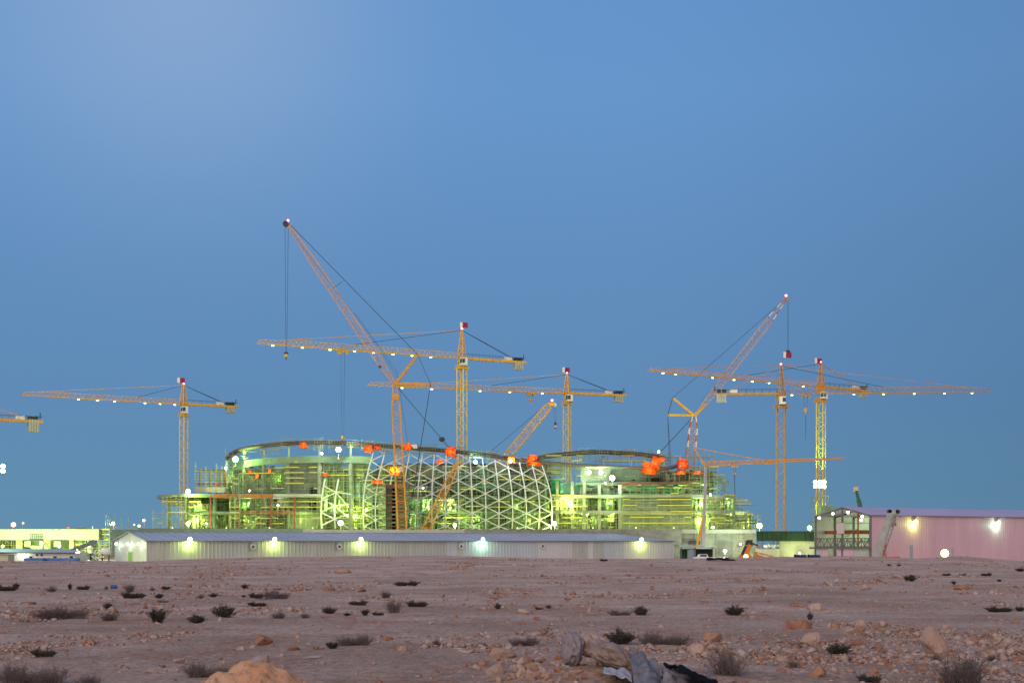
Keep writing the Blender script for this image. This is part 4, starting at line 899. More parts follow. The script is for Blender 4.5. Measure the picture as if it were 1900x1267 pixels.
f = MB(); f.ball(at(1462, 653, Dr), 0.75, 10, 6, (1, 0.6, 0.9)); f.build('hook_block', M['dark'], t)
warn(at(1458.5, 548.5, Dr), t, 0.36)
floodlight(at(1222, 838, Dr-1), 0.35, PURE, 0, 'small white lamp on the tip of the back mast above the orange sheeting', group=None)
# small leaning boom, middle
Ds = 452.0
t = thing('crawler_crane', (xat(905, Ds), Ds, SITE), 'short yellow lattice boom crane leaning right from behind the middle hall', 'crawler crane')
crawler_body(t, (xat(880, Ds), Ds, GB+0.1), 'yellow', -1, 0.9)
b0 = at(915, 878, Ds); b1 = at(1022, 749, Ds)
f = MB(); lattice(f, b0, b1, [(0, 1.2), (0.15, 2.4), (0.93, 2.2), (1, 1.0)], 40, 0.22, 0.08, rot=0.1); f.build('main_boom', M['yellow'], t)
f = MB(); f.box(at(1024, 750, Ds), (1.8, 1.4, 1.1)); f.tube([at(1029, 751, Ds)+V((0, -0.5, 0)), at(1029, 751, Ds)+V((0, 0.5, 0))], 0.6, 12, mi=1); f.build('boom_head', [M['yellow'], M['white']], t)
rope_part([at(1019, 746, Ds), at(905, 842, Ds), at(870, 872, Ds)], t, 'pendant_line', 0.12)
for dx in (1027, 1032): rope_part([at(dx, 752, Ds), at(1030.5+(dx-1029.5)*.5, 784, Ds)], t, 'hoist_rope', 0.07)
hk = at(1030.5, 789, Ds); f = MB(); f.box(hk+V((0, 0, 0.5)), (0.75, 0.5, 0.9)); f.box(hk-V((0, 0, 0.3)), (0.6, 0.5, 0.6), mi=1); f.bar(hk-V((0.35, 0, 0.9)), hk-V((-0.35, 0, 0.9)), 0.3); f.build('hook_block', [M['dark'], M['yellow']], t)
warn(at(1024.5, 742.5, Ds), t, 0.36)
# self erecting crane
Dx = 388.0
t = thing('self_erecting_crane', (xat(1306, Dx), Dx, SITE), 'self erecting crane, grey post and thin orange jib, before the right hall', 'crane')
f = MB(); f.bar(at(1304, 1030, Dx), at(1306, 965, Dx), 0.95); f.bar(at(1306, 965, Dx), at(1309.5, 866, Dx), 0.72); f.build('post', mat('grey_lilac_steel', (0.36, 0.35, 0.40), 0.5), t)
f = MB(); f.bar(at(1289, 1030, Dx-.6), at(1304, 961, Dx-.6), 0.5); f.bar(at(1299, 1000, Dx), at(1303, 962, Dx), 0.35); f.bar(at(1303, 929, Dx-.6), at(1307, 929, Dx-.6), 0.9, 0.9); f.build('erection_strut', M['yellow'], t)
f = MB(); f.bar(at(1287.5, 829, Dx), at(1303, 855, Dx), 0.35); f.bar(at(1303, 855, Dx), at(1311, 866, Dx), 0.7, 0.7); f.build('peak_strut', M['orange'], t)
j0 = at(1310, 864.5, Dx); j1 = at(1563, 851, Dx)
f = MB(); n = 40
for k in range(n):
    a = j0.lerp(j1, k/n); b = j0.lerp(j1, (k+1)/n); hgt = 1.25*(1-0.75*k/n) if k > 20 else 1.25*(1-0.375*k/20)
    h2 = 1.25*(1-0.75*(k+1)/n) if k > 19 else 1.25*(1-0.375*(k+1)/20)
    for dy in (-0.5, 0.5): f.bar(a+V((0, dy, 0)), b+V((0, dy, 0)), 0.2); f.bar(a+V((0, dy, 0)), (a+b)/2+V((0, 0, hgt)), 0.12); f.bar((a+b)/2+V((0, 0, hgt)), b+V((0, dy, 0)), 0.12)
    f.bar(a.lerp(b, 0.5)+V((0, 0, hgt)), b+(b-a)*0.5+V((0, 0, h2)), 0.17)
f.box(at(1428, 856.5, Dx), (2.0, 1.0, 1.2)); f.build('jib', M['orange'], t)
rope_part([at(1289, 830, Dx), at(1335, 839, Dx), at(1430, 856, Dx)], t, 'tie_bar', 0.2, 'orange')
f = MB(); f.box(at(1363, 863.5, Dx), (1.4, 1.0, 0.7)); f.build('trolley', M['orange'], t)
rope_part([at(1360.5, 864, Dx), at(1361.5, 877, Dx)], t, 'hoist_rope', 0.07); rope_part([at(1365.5, 864, Dx), at(1364.5, 877, Dx)], t, 'hoist_rope', 0.07)
rope_part([at(1363, 880, Dx), at(1363.5, 919, Dx)], t, 'hoist_rope', 0.16)
f = MB(); f.box(at(1363, 878, Dx), (0.8, 0.5, 0.4)); f.build('hook_block', M['orange'], t)
f = MB(); f.box((xat(1302, Dx), Dx, SITE+0.7), (6, 3, 1.4)); f.build('base_frame', M['orange'], t)
# white telescopic crane in front of the pink wall
Dt = 270.0
t = thing('mobile_crane', (xat(1640, Dt), Dt, SITE), 'mobile crane with a weathered white telescopic boom raised in front of the pink warehouse', 'mobile crane')
b0 = at(1620, 1052, Dt); b1 = at(1652, 953, Dt)
f = MB(); f.bar(b0, b0.lerp(b1, 0.55), 1.15, 1.3, up=(0, 1, 0)); f.build('boom_base', M['boomw'], t)
f = MB(); f.bar(b0.lerp(b1, 0.5), b1, 0.95, 1.05, up=(0, 1, 0)); f.build('boom_section', M['boomw'], t)
off = V((0.95, -0.5, 0.1)); f = MB(); lattice(f, b0.lerp(b1, 0.15)+off, b0.lerp(b1, 0.98)+off, [(0, 0.7), (1, 0.6)], 18, 0.12, 0.07); f.build('folding_jib', M['boomw'], t)
f = MB(); c = b1+V((0.4, 0, 0.3)); f.box(c, (1.6, 1.1, 0.8), 0); f.tube([c+V((0.9, -0.55, 0.1)), c+V((0.9, 0.55, 0.1))], 0.42, 12, mi=1); f.tube([c+V((-0.6, -0.55, 0.2)), c+V((-0.6, 0.55, 0.2))], 0.35, 12, mi=1); f.bar(c+V((0.9, 0, 0)), c+V((0.3, 0, -1.6)), 0.3); f.build('boom_head', [M['boomw'], M['dark']], t)
f = MB(); f.bar(at(1639.5, 1045, Dt), at(1641.5, 1010, Dt), 0.7); f.build('lift_cylinder', M['red'], t)
f = MB(); f.bar(at(1641.5, 1010, Dt), at(1644, 990, Dt), 0.35); f.build('cylinder_rod', M['dark'], t)
rope_part([at(1660, 957, Dt), at(1657.5, 969, Dt)], t, 'hoist_rope', 0.07)
hk = at(1657, 973, Dt); f = MB(); f.ball(hk, 0.42, 10, 6, (1, 0.6, 1.2)); f.box(hk+V((0.35, 0, 0.1)), (0.45, 0.3, 0.5), mi=1); f.bar(hk-V((0, 0, 0.4)), hk-V((0, 0, 0.95)), 0.2, mi=1); f.build('hook_block', [M['red'], M['dark']], t)
f = MB(); f.box((xat(1645, Dt), Dt, SITE+0.9), (9, 2.6, 0.7)); f.box((xat(1652, Dt), Dt, SITE+1.35), (3, 2.4, 0.5)); f.build('carrier', M['red'], t)
for k in (-3.2, -1.8, 1.6, 3.0):
    f = MB(); f.tube([(xat(1645, Dt)+k, Dt-1.45, SITE+0.65), (xat(1645, Dt)+k, Dt-0.95, SITE+0.65)], 0.62, 14); f.build('wheel', M['black'], t)
# green telescopic boom behind the pink warehouse
Dg = 420.0
t = thing('mobile_crane', (xat(1600, Dg), Dg, SITE), 'dark green telescopic crane boom rising from behind the pink warehouse roof', 'mobile crane')
f = MB(); f.bar(at(1602, 965, Dg), at(1593, 927, Dg), 1.1, 1.1); f.build('boom_base', M['gboom'], t)
f = MB(); f.bar(at(1593, 927, Dg), at(1588.5, 910, Dg), 0.8, 0.8); f.build('boom_section', M['gboom'], t)
f = MB(); f.box(at(1588, 906.5, Dg), (1.2, 0.9, 1.1)); f.tube([at(1586, 910, Dg)+V((0, -.4, 0)), at(1586, 910, Dg)+V((0, .4, 0))], 0.4, 10); f.build('boom_head', M['pinkish'], t)
f = MB(); f.box((xat(1606, Dg), Dg, SITE+1.6), (10, 2.8, 2.2)); f.build('carrier', M['gboom'], t); f = MB(); f.bar((xat(1606, Dg), Dg, SITE+2.5), at(1602, 965, Dg), 1.0); f.build('turntable', M['gboom'], t)
# grey box tower beside it and yellow platform on the crane mast
t = thing('water_tank', (xat(1535, 425), 425, SITE), 'square grey green tank standing behind the left slope of the open gable', 'tank')
f = MB(); face_box(f, 1523, 1548, 937, 962, 425, 4); f.build('tank', M['conc_gn'], t)
f = MB(); 
for px in (1525, 1546): f.bar(at(px, 962, 426), (xat(px, 426), 426, SITE), 0.4); f.bar(at(px, 962, 428.5), (xat(px, 428.5), 428.5, SITE), 0.4)
f.build('leg', M['steel'], t)
S(1508, 1537, 921, 985, 470, label='yellow scaffold round the foot of the floodlit yellow crane mast', w=0.12, jag=1.5, group=None)
# ------------------------------------------------------------ orange tarpaulins on the pipes
def tarp(px, py, wpx, hpx, D, label, dep=1.9, lit=0, seed=0, n=12, mm='tarp', group='orange tarpaulins tied round the pipes'):
    r = np.random.default_rng(int(px)+seed); c = at(px, py, D); w = wpx*D/F/2*0.92; h = hpx*D/F/2*0.92
    bm = bmesh.new(); bmesh.ops.create_cube(bm, size=2.0); bmesh.ops.subdivide_edges(bm, edges=bm.edges[:], cuts=7, use_grid_fill=True)
    vsx = np.array([v.co for v in bm.verts])
    for v in bm.verts:
        p = v.co.copy(); q = p.normalized(); k = 0.5; p = p*(1-k)+q*k*1.35
        a = fbm(np.array([p.x*1.7+px]), np.array([p.z*1.7+p.y*2]), 5, 3)[0]-0.5
        b = fbm(np.array([p.x*4+px]), np.array([p.z*1.1+p.y*3]), 8, 3)[0]-0.5
        c_ = abs(fbm(np.array([p.x*2.6+px]), np.array([p.z*2.2-p.y*2]), 3, 2)[0]-0.5); p = p*(0.93+0.9*a+0.5*b-0.9*c_); v.co = (p.x*w*1.05, p.y*dep/2, p.z*h*1.05-0.3*h*abs(p.x)*a*6)
    me = bpy.data.meshes.new('tarpaulin'); bm.to_mesh(me); bm.free(); me.materials.append(M[mm])
    o = bpy.data.objects.new('tarpaulin', me); COL.objects.link(o); o.location = c; WORLD[o.name] = tuple(c); tag(o, label, 'tarpaulin', group)
    if lit: add_light(o, (c.x, c.y, c.z), lit, (1.0, 0.45, 0.12), 0.2)
    else: add_light(o, (c.x, c.y, c.z), 170, (1.0, 0.8, 0.6), 0.3)  # bulb added inside the other sheets to brighten the cloth
    return o
for a in ((563, 826, 16, 11, 429.5, 'orange tarpaulin alone on the rising part of the left pipe ring'), (684, 832, 16, 12, 426, 'orange tarpaulin hanging at the upper left corner of the white lattice'),
          (700, 829.5, 15, 9, 427, 'orange tarpaulin on the pipe touching its left neighbour above the lattice corner'), (757, 828, 15, 11, 426, 'orange tarpaulin over the pipe just right of the main crane boom'),
          (836, 838, 20, 18, 426, 'big square orange tarpaulin over the pipe where the crane back mast ends'), (701, 892.5, 19, 6, 420, 'flat orange tarpaulin strip on the dark decks beside the stair core'),
          (817, 856, 12, 7, 429, 'small dim orange tarpaulin inside the top of the lattice'), (988, 848.5, 20, 8, 428, 'upper orange tarpaulin at the right end of the lattice pipe'),
          (984, 856, 9, 10, 428, 'narrow orange tarpaulin below the pipe at the right end of the lattice'), (991, 860, 22, 6, 427.5, 'lower orange tarpaulin sheet at the right end of the lattice'),
          (1216, 859, 12, 24, 437, 'tall orange tarpaulin hanging over both pipes of the right hall'), (1204, 873, 24, 12, 437, 'lowest orange tarpaulin round the lower pipe of the right hall'), (1200, 861.5, 13, 9, 437.5, 'orange tarpaulin on the lower pipe left of the tall one'), (1227, 851.5, 14, 6, 446, 'orange tarpaulin strip at the end of the upper pipe arch'),
          (1266, 861, 20, 17, 445, 'big orange tarpaulin capping the right end of the lower pipe'), (1264, 877, 15, 5.5, 436, 'flat orange strip under the capped pipe end'), (1294, 877, 17, 6, 436, 'flat orange strip at the edge of the right upper step'),
          (403, 899, 6, 6, 440, 'small orange sheet in the open red steel frame'), (604, 880.5, 12, 4, 431, 'small orange sheet above the small lattice panel'), (463, 874.5, 4, 3.5, 436, 'tiny orange sheet under the left ring beam'), (500, 873, 5, 6, 440, 'tiny orange sheet high on the dark mesh cone')):
    tarp(*a)
tarp(733, 873, 20, 15, 419, 'orange tarpaulin glowing from inside on top of the dark stair core', lit=2200)
tarp(949, 853, 15, 11, 427, 'small orange work tent glowing hot beside a white lamp on the falling pipe', lit=1600)
tarp(476.5, 882, 5, 7, 439, 'small red and white glowing sheet under the left ring beam', lit=500)
tarp(768, 827.5, 11, 7, 426, 'crumpled white sheet on the pipe beside an orange tarpaulin', mm='fwhite', group=None)
tarp(744, 870, 8, 8, 418, 'crumpled white sheet beside the glowing orange tarpaulin on the stair core', mm='fwhite', group=None)
t = thing('dome_tent', (xat(313, 418), 418, GB), 'small red rounded tent at the foot of the left scaffold', 'tent')
f = MB(); f.ball((xat(313, 418), 418, GB-0.2), 0.8, 12, 8, (1, 1, 0.9)); f.build('canopy', M['red'], t); f = MB(); f.bar((xat(308, 418), 418, GB), (xat(308, 418), 418, GB+1.1), 0.08); f.build('pole', M['steel'], t)
# ------------------------------------------------------------ site floodlights and work lamps
FL = [(437, 852, 441, .85, GREEN, 9000, 'very bright floodlight at the left end of the ring beam', 2),
 (628, 834, 424, .75, WHT, 6000, 'bright white green floodlight hung under the pipe above the left hall', 3), (597, 841, 426, .32, PURE, 300, 'small white lamp on the ring beam left of the bright floodlight', 2),
 (419, 868, 446, .35, GREEN, 700, 'smaller lamp just below and left of the floodlight at the ring beam end', 0),
 (349, 911, 428, .6, YEL, 6000, 'floodlight on top of the left deck beside the yellow crane mast', 2), (349, 971, 424, .55, YEL, 5000, 'floodlight at the foot of the pale column under the left deck', 2.5),
 (632, 970, 420, .75, YEL, 4500, 'bright floodlight at the foot of the small white lattice panel', 3), (516, 937, 436, .28, PURE, 500, 'tiny white lamp under the deck before the dark interior', 0),
 (383, 971, 426, .2, PURE, 150, 'tiny white lamp at the podium right of the pale column', 0.5), (463, 910, 432, .22, PURE, 200, 'tiny white lamp on the deck under the dark mesh cone', .5),
 (882, 857, 427, .55, COOL, 3500, 'greenish lamp inside the top of the lattice shell', 0), (947, 855, 424, .5, PURE, 900, 'white welding lamp beside the glowing orange tent on the pipe', 0),
 (844, 974, 427, .5, YEL, 4000, 'lamp at the foot of the lattice shell near its middle', 2), (680, 945, 428, .35, YEL, 2200, 'lamp behind the left edge of the lattice shell', 0), (785, 905, 429, .22, PURE, 300, 'tiny lamp behind the lattice shell beside the stair core', 0),
 (1029, 971, 424, .6, YEL, 5000, 'floodlight at the right foot of the lattice shell', 2), (1058, 934, 432, .5, YEL, 6000, 'lamp on the second floor of the right hall', 2.2),
 (1093, 876, 437, .6, WHT, 1800, 'left one of the three floodlights in a row on the upper right hall', 2.5), (1115, 876.5, 437, .65, WHT, 1800, 'middle one of the three floodlights in a row on the upper right hall', 2.5), (1136, 886.5, 434, .8, COOL, 4000, 'brightest right one of the three floodlights in a row on the upper right hall', 3),
 (1123, 896.5, 434, .25, PURE, 300, 'tiny lamp under the row of three floodlights', 0), (1318, 917.5, 433, .3, PURE, 700, 'small lamp on the second step behind the grey crane post', .6), (1323, 978, 430, .3, PURE, 500, 'small lamp low on the podium right of the grey crane post', .5),
 (1409, 975, 415, .75, YEL, 9000, 'bright floodlight at the right end of the podium above the green hoarding', 3), (1502, 979, 405, .6, GREEN, 5000, 'floodlight behind the green hoarding beside the open gable', 2.5),
 (210, 971, 402, .45, YEL, 1500, 'lamp among rebar stubs on the green netted wall', 2), (267, 965, 440, .3, PURE, 200, 'small white lamp on a mast left of the scaffolded deck', 4), (258, 975.5, 440, .42, SOD, 300, 'orange lamp on a post above the white gable roof', 3), (249, 973, 445, .25, SOD, 80, 'smaller orange lamp left of the brighter orange one', 3), (1345, 1022, 388, .42, WHT, 6000, 'lamp in front of the concrete wall right of the grey crane post', 2.5), (1374, 1009, 392, .2, WHT, 1500, 'faint small lamp high on the lit podium wall', 0),
 (25, 973, 420, .7, SOD, 900, 'bright orange street lamp above the yellow lit wall at the left edge', 6), (43, 970, 420, .28, SOD, 120, 'slim lamp post with a pale orange light right of the bright orange one', 6),
 (143, 1024, 285, .5, YEL, 3500, 'bright floodlight at the right end of the white site cabin', 3.2), (1484, 1026, 387, .2, YEL, 1800, 'small added lamp low before the yellow lit wall under the green hoarding', 1.5), (1384, 1032, 190, .32, SOD, 800, 'glaring orange work lamp at the foot of the excavator', 0.6), (1753, 1026, 160, .42, YEL, 900, 'big glaring floodlight on the ground crest before the pink wall', 1.5)]  # the lamp under the hoarding is added to brighten its wall
for px, py, D, r, c, pw, lb, pole in FL:
    p = at(px, py, D); floodlight(p, r, c, pw, lb, pole=pole, off=0.9)
t2 = floodlight(at(1521, 898, 474), 0.62, GREEN, 20000, 'huge floodlight bank half way up the bright yellow tower crane mast', bank=3, off=1.2, st=40)
# tall light mast at the left edge
lm = at(-4, 869, 335); t2 = floodlight(lm, 0.5, COOL, 26000, 'tall light mast cut by the left edge of the picture', pole=lm.z-SITE, bank=3, name='light_mast', cat='light mast', st=40, off=1.2)
# lamps inside the floors
k = 0
for hall, pts in ((LH, [(365, 940, 440, 2600, GREEN), (365, 965, 438, 2600, YEL), (460, 935, 442, 2200, GREEN), (470, 965, 442, 2600, YEL), (560, 965, 428.5, 700, YEL), (520, 890, 446, 1100, GREEN), (445, 900, 450, 1500, GREEN), (620, 940, 440, 3500, GREEN), (655, 955, 440, 4200, YEL), (620, 885, 450, 1800, GREEN), (672, 905, 440, 1100, COOL)]),
               (MH, [(835, 936, 442, 6500, YEL), (790, 935, 440, 4200, GREEN), (900, 905, 442, 1500, COOL), (760, 965, 440, 1700, GREEN), (880, 965, 440, 2200, GREEN), (960, 940, 440, 1400, GREEN), (985, 965, 440, 1600, YEL), (720, 925, 440, 2600, COOL), (940, 905, 440, 1500, COOL), (800, 880, 440, 900, COOL)]),
               (RH, [(1045, 925, 436, 2600, YEL), (1090, 958, 440, 3000, YEL), (1130, 932, 438, 1500, GREEN), (1140, 965, 440, 2500, YEL), (1200, 910, 442, 3000, COOL), (1255, 908, 442, 1500, GREEN), (1300, 935, 437, 2200, GREEN), (1300, 968, 437, 2500, YEL), (1350, 935, 444, 1700, GREEN), (1360, 965, 446, 2500, YEL), (1390, 970, 442, 1200, YEL), (1305, 900, 440, 900, GREEN), (1050, 903, 442, 1600, COOL)])):
    for px, py, D, pw, c in pts: add_light(hall, tuple(at(px, py, D)), pw*1.9, c, 0.5)
def falsework(hall, px0, px1, y0, y1, D0, D1, n, seed, mm):
    r = random.Random(seed); f = MB(); zt = zat(y0, 434); zb = zat(y1, 434)
    for k in range(n):
        D = r.uniform(D0, D1); x = xat(r.uniform(px0, px1), D); q = r.random()
        if q < 0.55: f.bar((x, D, zb), (x, D, zb+(zt-zb)*r.uniform(.5, 1)), r.choice((.1, .12, .2)))
        elif q < 0.85: z = r.uniform(zb, zt); f.bar((x, D, z), (x+r.uniform(2, 7), D, z+r.uniform(-.1, .1)), .12, r.choice((.12, .2, .35)))
        elif q < 0.93: z = r.uniform(zb, zt-.8); f.box((x, D, z+.5), (r.uniform(.6, 2.6), .15, r.uniform(.6, 1.6)))
        else: z = r.uniform(zb, zt-1.5); f.bar((x, D, z), (x+r.uniform(-2, 2), D, z+1.8), .1)
    f.build('falsework', M[mm], hall)['kind'] = 'stuff'
sd = 1
for hall, rows in ((LH, ((350, 596, 921, 948), (350, 690, 951, 982), (430, 530, 874, 917), (602, 690, 864, 948))), (MH, ((705, 1018, 862, 880), (705, 1018, 884, 900), (705, 1018, 904, 920), (705, 1018, 923, 947), (705, 1018, 951, 982))), (RH, ((1025, 1160, 919, 946), (1025, 1160, 950, 982), (1075, 1280, 896, 916), (1284, 1362, 920, 946), (1284, 1390, 950, 982), (1200, 1320, 868, 893)))):
    for px0, px1, y0, y1 in rows:
        for mm, dens in (('scaf', .5), ('scafd', .8), ('steel', .5), ('dgreen', .35), ('plank', .3)):
            sd += 1; falsework(hall, px0, px1, y0, y1, 437, 449, int((px1-px0)*dens), sd, mm)
# added podium edge lights that brighten the hall facades
for px, pw, c in ((320, 2500, YEL), (420, 2600, YEL), (500, 2500, YEL), (580, 2500, GREEN), (660, 2200, GREEN), (960, 2600, YEL), (1100, 3200, YEL), (1180, 3800, YEL), (1250, 3800, YEL), (1320, 3200, YEL), (1380, 2400, YEL)):
    p = at(px, 979, 402); p.z = GB+0.5
    floodlight(p, 0.16, c, 0, 'small added podium edge light below %s' % {320: 'the left tip of the deck', 420: 'the second red column', 500: 'the third red column', 580: 'the bare core wall of the left hall', 660: 'the gap between the two white lattices', 960: 'the right half of the lattice shell', 1100: 'the row of three floodlights', 1180: 'the left part of the yellow lit core wall', 1250: 'the right part of the yellow lit core wall', 1320: 'the post of the grey self erecting crane', 1380: 'the lowest step of the right hall'}[px], group='added lights along the podium edge', st=4)
    tt = [x for x in COL.objects if x.get('category') == 'floodlight'][-1]
    add_light(tt, (p.x, p.y+1.5, p.z+1.0), pw*1.5, c, 0.3)
# ------------------------------------------------------------ yellow lit concrete gallery at the left
Dl = 350.0
t = thing('concrete_gallery', (xat(60, Dl), Dl, SITE), 'pale concrete gallery on piers, lit bright yellow, at the left edge', 'gallery')
f = MB(); face_box(f, -160, 183, 981.5, 1001, Dl, 6); f.build('wall', M['conc_lt'], t)
for px in (-80, -30, 33, 85, 132, 166):
    f = MB(); c = at(px, 1001, Dl+1); f.box((c.x, c.y+1, (c.z+SITE)/2), (1.1, 1.6, c.z-SITE)); f.build('pier', M['conc_lt'], t)
f = MB(); face_box(f, -160, 180, 1003, 0, Dl+11, 0.5, zb=SITE); f.build('rear_wall', M['conc_dk'], t)
for a, b in ((45, 56), (74, 80), (100, 112)):
    f = MB(); face_box(f, a, b, 1004, 1014, Dl+9, 0.3); f.build('wall_panel', M['white'], t)
for k in (0, 1): add_light(t, tuple(at(60+k*70, 1010, Dl+6)), 1800, YEL, 0.4)
for px in (5, 110): 
    t2 = floodlight(at(px, 1013, 326), 0.3, YEL, 0, 'added lamp before the concrete gallery, %s' % ('near the picture edge' if px == 5 else 'beside the conveyor'), pole=2.5, group='added wall washers before the gallery')
    add_light(t2, tuple(at(px, 1008, 328)), 30000, YEL, 0.3, 130, (0.1, 1, 0.0))  # added washer spots that brighten the gallery wall
S(184, 203, 983, 1030, 352, label='rough scaffold stair at the right end of the concrete gallery', mm='scafd', w=0.14, lift=1.3, bay=1.2, group=None)
S(135, 182, 1002, 1030, 352, label='yellow lit scaffold under the right end of the concrete gallery', w=0.09, lift=1.3, group=None)
S(0, 32, 1002, 1030, 352.5, label='yellow lit scaffold under the gallery beside the picture edge', w=0.09, lift=1.3, group=None)
t = thing('hanging_platform', (xat(67, 348.5), 348.5, zat(1000, 348.5)), 'dark railed platform hung on the yellow lit gallery wall', 'platform')
f = MB()
for px in (56, 60, 64, 68, 72, 76, 79): f.bar(at(px, 1000, 348.8), at(px, 990, 348.8), 0.09)
for y in (990.5, 994, 997): f.bar(at(56, y, 348.8), at(79, y, 348.8), 0.09)
f.build('railing', M['dark'], t); f = MB(); f.box(at(67.5, 1000, 349), (3.1, 1.0, 0.22)); f.build('deck', M['dark'], t)
for px, w, lb in ((127.5, 4, 'red box on top of the yellow lit gallery'),):
    t = thing('site_box', at(px, 981.5, 352), lb, 'box'); f = MB(); f.box(at(px, 979.5, 352), (0.6, 0.6, 0.5)); f.build('body', M['red'], t); f = MB(); f.box(at(px, 977.6, 352), (0.7, 0.7, 0.06)); f.build('lid', M['red'], t)
t = thing('pipe_bundle', at(152, 981.5, 352), 'bundle of reddish pipes lying on top of the yellow lit gallery', 'pipes')
f = MB()
for k in range(4): f.tube([at(138, 981, 352+k*.4), at(168, 981, 352+k*.4)], 0.13, 8); f.tube([at(140, 979.4, 352.2+k*.3), at(160, 979.4, 352.2+k*.3)], 0.12, 8)
f.build('pipe', M['redst'], t); f = MB(); f.bar(at(172, 981, 352), at(172, 976, 352), 0.12); f.build('stake', M['white'], t)
# white site cabin
Dk = 268.0
t = thing('site_cabin', (xat(60, Dk), Dk, SITE), 'long low white site cabin with a shallow pale blue roof at the left edge', 'cabin')
f = MB(); face_box(f, -150, 139, 1025.5, 0, Dk, 8, zb=SITE); f.build('wall', M['shed_wh'], t)
f = MB(); pts = [(-150, 1024, 0), (0, 1024.5, 0), (139, 1025, 0)]
zr_ = zat(1024, Dk)
f.hexa([(xat(-152, Dk), Dk-0.5, zr_-0.1), (xat(141, Dk), Dk-0.5, zr_-0.1), (xat(141, Dk), Dk+4, zr_+0.35), (xat(-152, Dk), Dk+4, zr_+0.35), (xat(-152, Dk), Dk-0.5, zr_+0.02), (xat(141, Dk), Dk-0.5, zr_+0.02), (xat(100, Dk), Dk+4.1, zr_+0.55), (xat(-152, Dk), Dk+4.1, zr_+0.75)])
f.hexa([(xat(-152, Dk), Dk+4.12, zr_-0.1), (xat(100, Dk), Dk+4.12, zr_-0.1), (xat(100, Dk), Dk+8.4, zr_-0.1), (xat(-152, Dk), Dk+8.4, zr_-0.1), (xat(-152, Dk), Dk+4.12, zr_+0.75), (xat(100, Dk), Dk+4.12, zr_+0.55), (xat(100, Dk), Dk+8.4, zr_+0.0), (xat(-152, Dk), Dk+8.4, zr_+0.0)])
f.build('roof', M['shed_rf'], t)
f = MB(); f.bar((xat(-152, Dk), Dk-0.55, zr_-0.12), (xat(141, Dk), Dk-0.55, zr_-0.12), 0.12, 0.14); f.build('gutter', M['dark'], t)
for px in (57, 102, 132):
    f = MB(); face_box(f, px-3, px+3, 1031, 1034.5, Dk-0.06, 0.1); wf = f.build('window', M['glass'], t); f = MB(); f.bar(at(px-3.3, 1030.8, Dk-0.1), at(px+3.3, 1030.8, Dk-0.1), 0.08); f.build('frame', M['white'], wf)
for px in (68, 77): f = MB(); f.ball(at(px, 1029, Dk-0.1), 0.22, 8, 5); f.build('vent', M['dark'], t)
for k, px in enumerate((35, 46)):
    t2 = floodlight(at(px, 1028.5, Dk-0.4), 0.14, PURE, 0, ('left' if k == 0 else 'right')+' one of two small lamps on the white cabin wall', group='small lamps on the white cabin')
    add_light(t2, tuple(at(px, 1029, Dk-0.9)), 60, WHT, 0.1)
t = thing('site_cabin', (xat(-5, 240), 240, SITE), 'pale yellow cabin end cut by the left edge before the white cabin', 'cabin')
f = MB(); face_box(f, -60, 15, 1029.5, 0, 240, 3, zb=SITE); f.build('wall', mat('cream_cladding', (0.50, 0.50, 0.33), 0.7), t); f = MB(); face_box(f, -61, 16, 1028.6, 1029.4, 239.8, 3.4); f.build('roof', M['conc_lt'], t)
def cover(px0, px1, ytop, D, label):
    """sheeted stack"""
    x0 = xat(px0, D); x1 = xat(px1, D); zt = zat(ytop, D); t = thing('sheeted_stack', ((x0+x1)/2, D, SITE), label, 'covered stack', 'sheeted stacks before the cabin')
    f = MB(); n = 16
    for k in range(n):
        a = x0+(x1-x0)*k/n; b = x0+(x1-x0)*(k+1)/n; ha = zt-0.1*math.sin(k*2.1)**2-(0.5 if k == 0 else 0)*0; hb = zt-0.1*math.sin((k+1)*2.1)**2
        f.hexa([(a, D, SITE), (b, D, SITE), (b, D+2, SITE), (a, D+2, SITE), (a, D+.1, ha), (b, D+.1, hb), (b, D+1.9, hb+0.08), (a, D+1.9, ha+0.08)])
    f.build('sheet', M['bluetarp'], t); f = MB(); f.box(((x0+x1)/2, D+1, SITE+0.1), (x1-x0+0.3, 2.3, 0.2)); f.build('pallet', M['plank'], t)
cover(44, 79, 1035.5, 238, 'short blue sheeted stack before the white cabin'); cover(84, 142, 1035.5, 240, 'long blue sheeted stack before the right half of the white cabin')
# conveyor
t = thing('conveyor', (xat(150, 300), 300, SITE), 'inclined grey conveyor rising to the right behind the white cabin', 'conveyor')
f = MB(); f.bar(at(118, 1027, 300), at(168, 1007.5, 300), 0.9, 0.75); f.box(at(172, 1006.5, 300), (1.4, 1.2, 1.1)); f.build('belt_housing', mat('blue_grey_sheet', (0.13, 0.18, 0.2), 0.6), t)
f = MB()
for px in (150, 170): f.bar(at(px, 1010, 300), (xat(px+2, 300), 300, SITE), 0.3)
f.bar(at(150, 1030, 300), at(172, 1012, 300), 0.15); f.build('trestle', M['white'], t)
t = thing('conveyor', (xat(50, 340), 340, SITE), 'short dark conveyor sloping down to the right under the gallery', 'conveyor')
f = MB(); f.bar(at(46, 1008, 340), at(60, 1015, 340), 0.9, 0.5); f.bar(at(60, 1015, 340), at(80, 1017, 340), 1.1, 1.0); f.build('belt_housing', M['steel'], t); f = MB(); f.bar(at(62, 1016, 340), (xat(62, 340), 340, SITE), 0.3); f.build('trestle', M['steel'], t)
t = thing('mixer_tank', (xat(196, 300), 300, SITE), 'round white mixer tank on legs beside the white gable', 'tank')
f = MB(); f.ball(at(196, 1023, 300), 1.05, 18, 12, (1.0, 1.2, 0.85)); f.build('tank', M['white'], t, True)
f = MB(); 
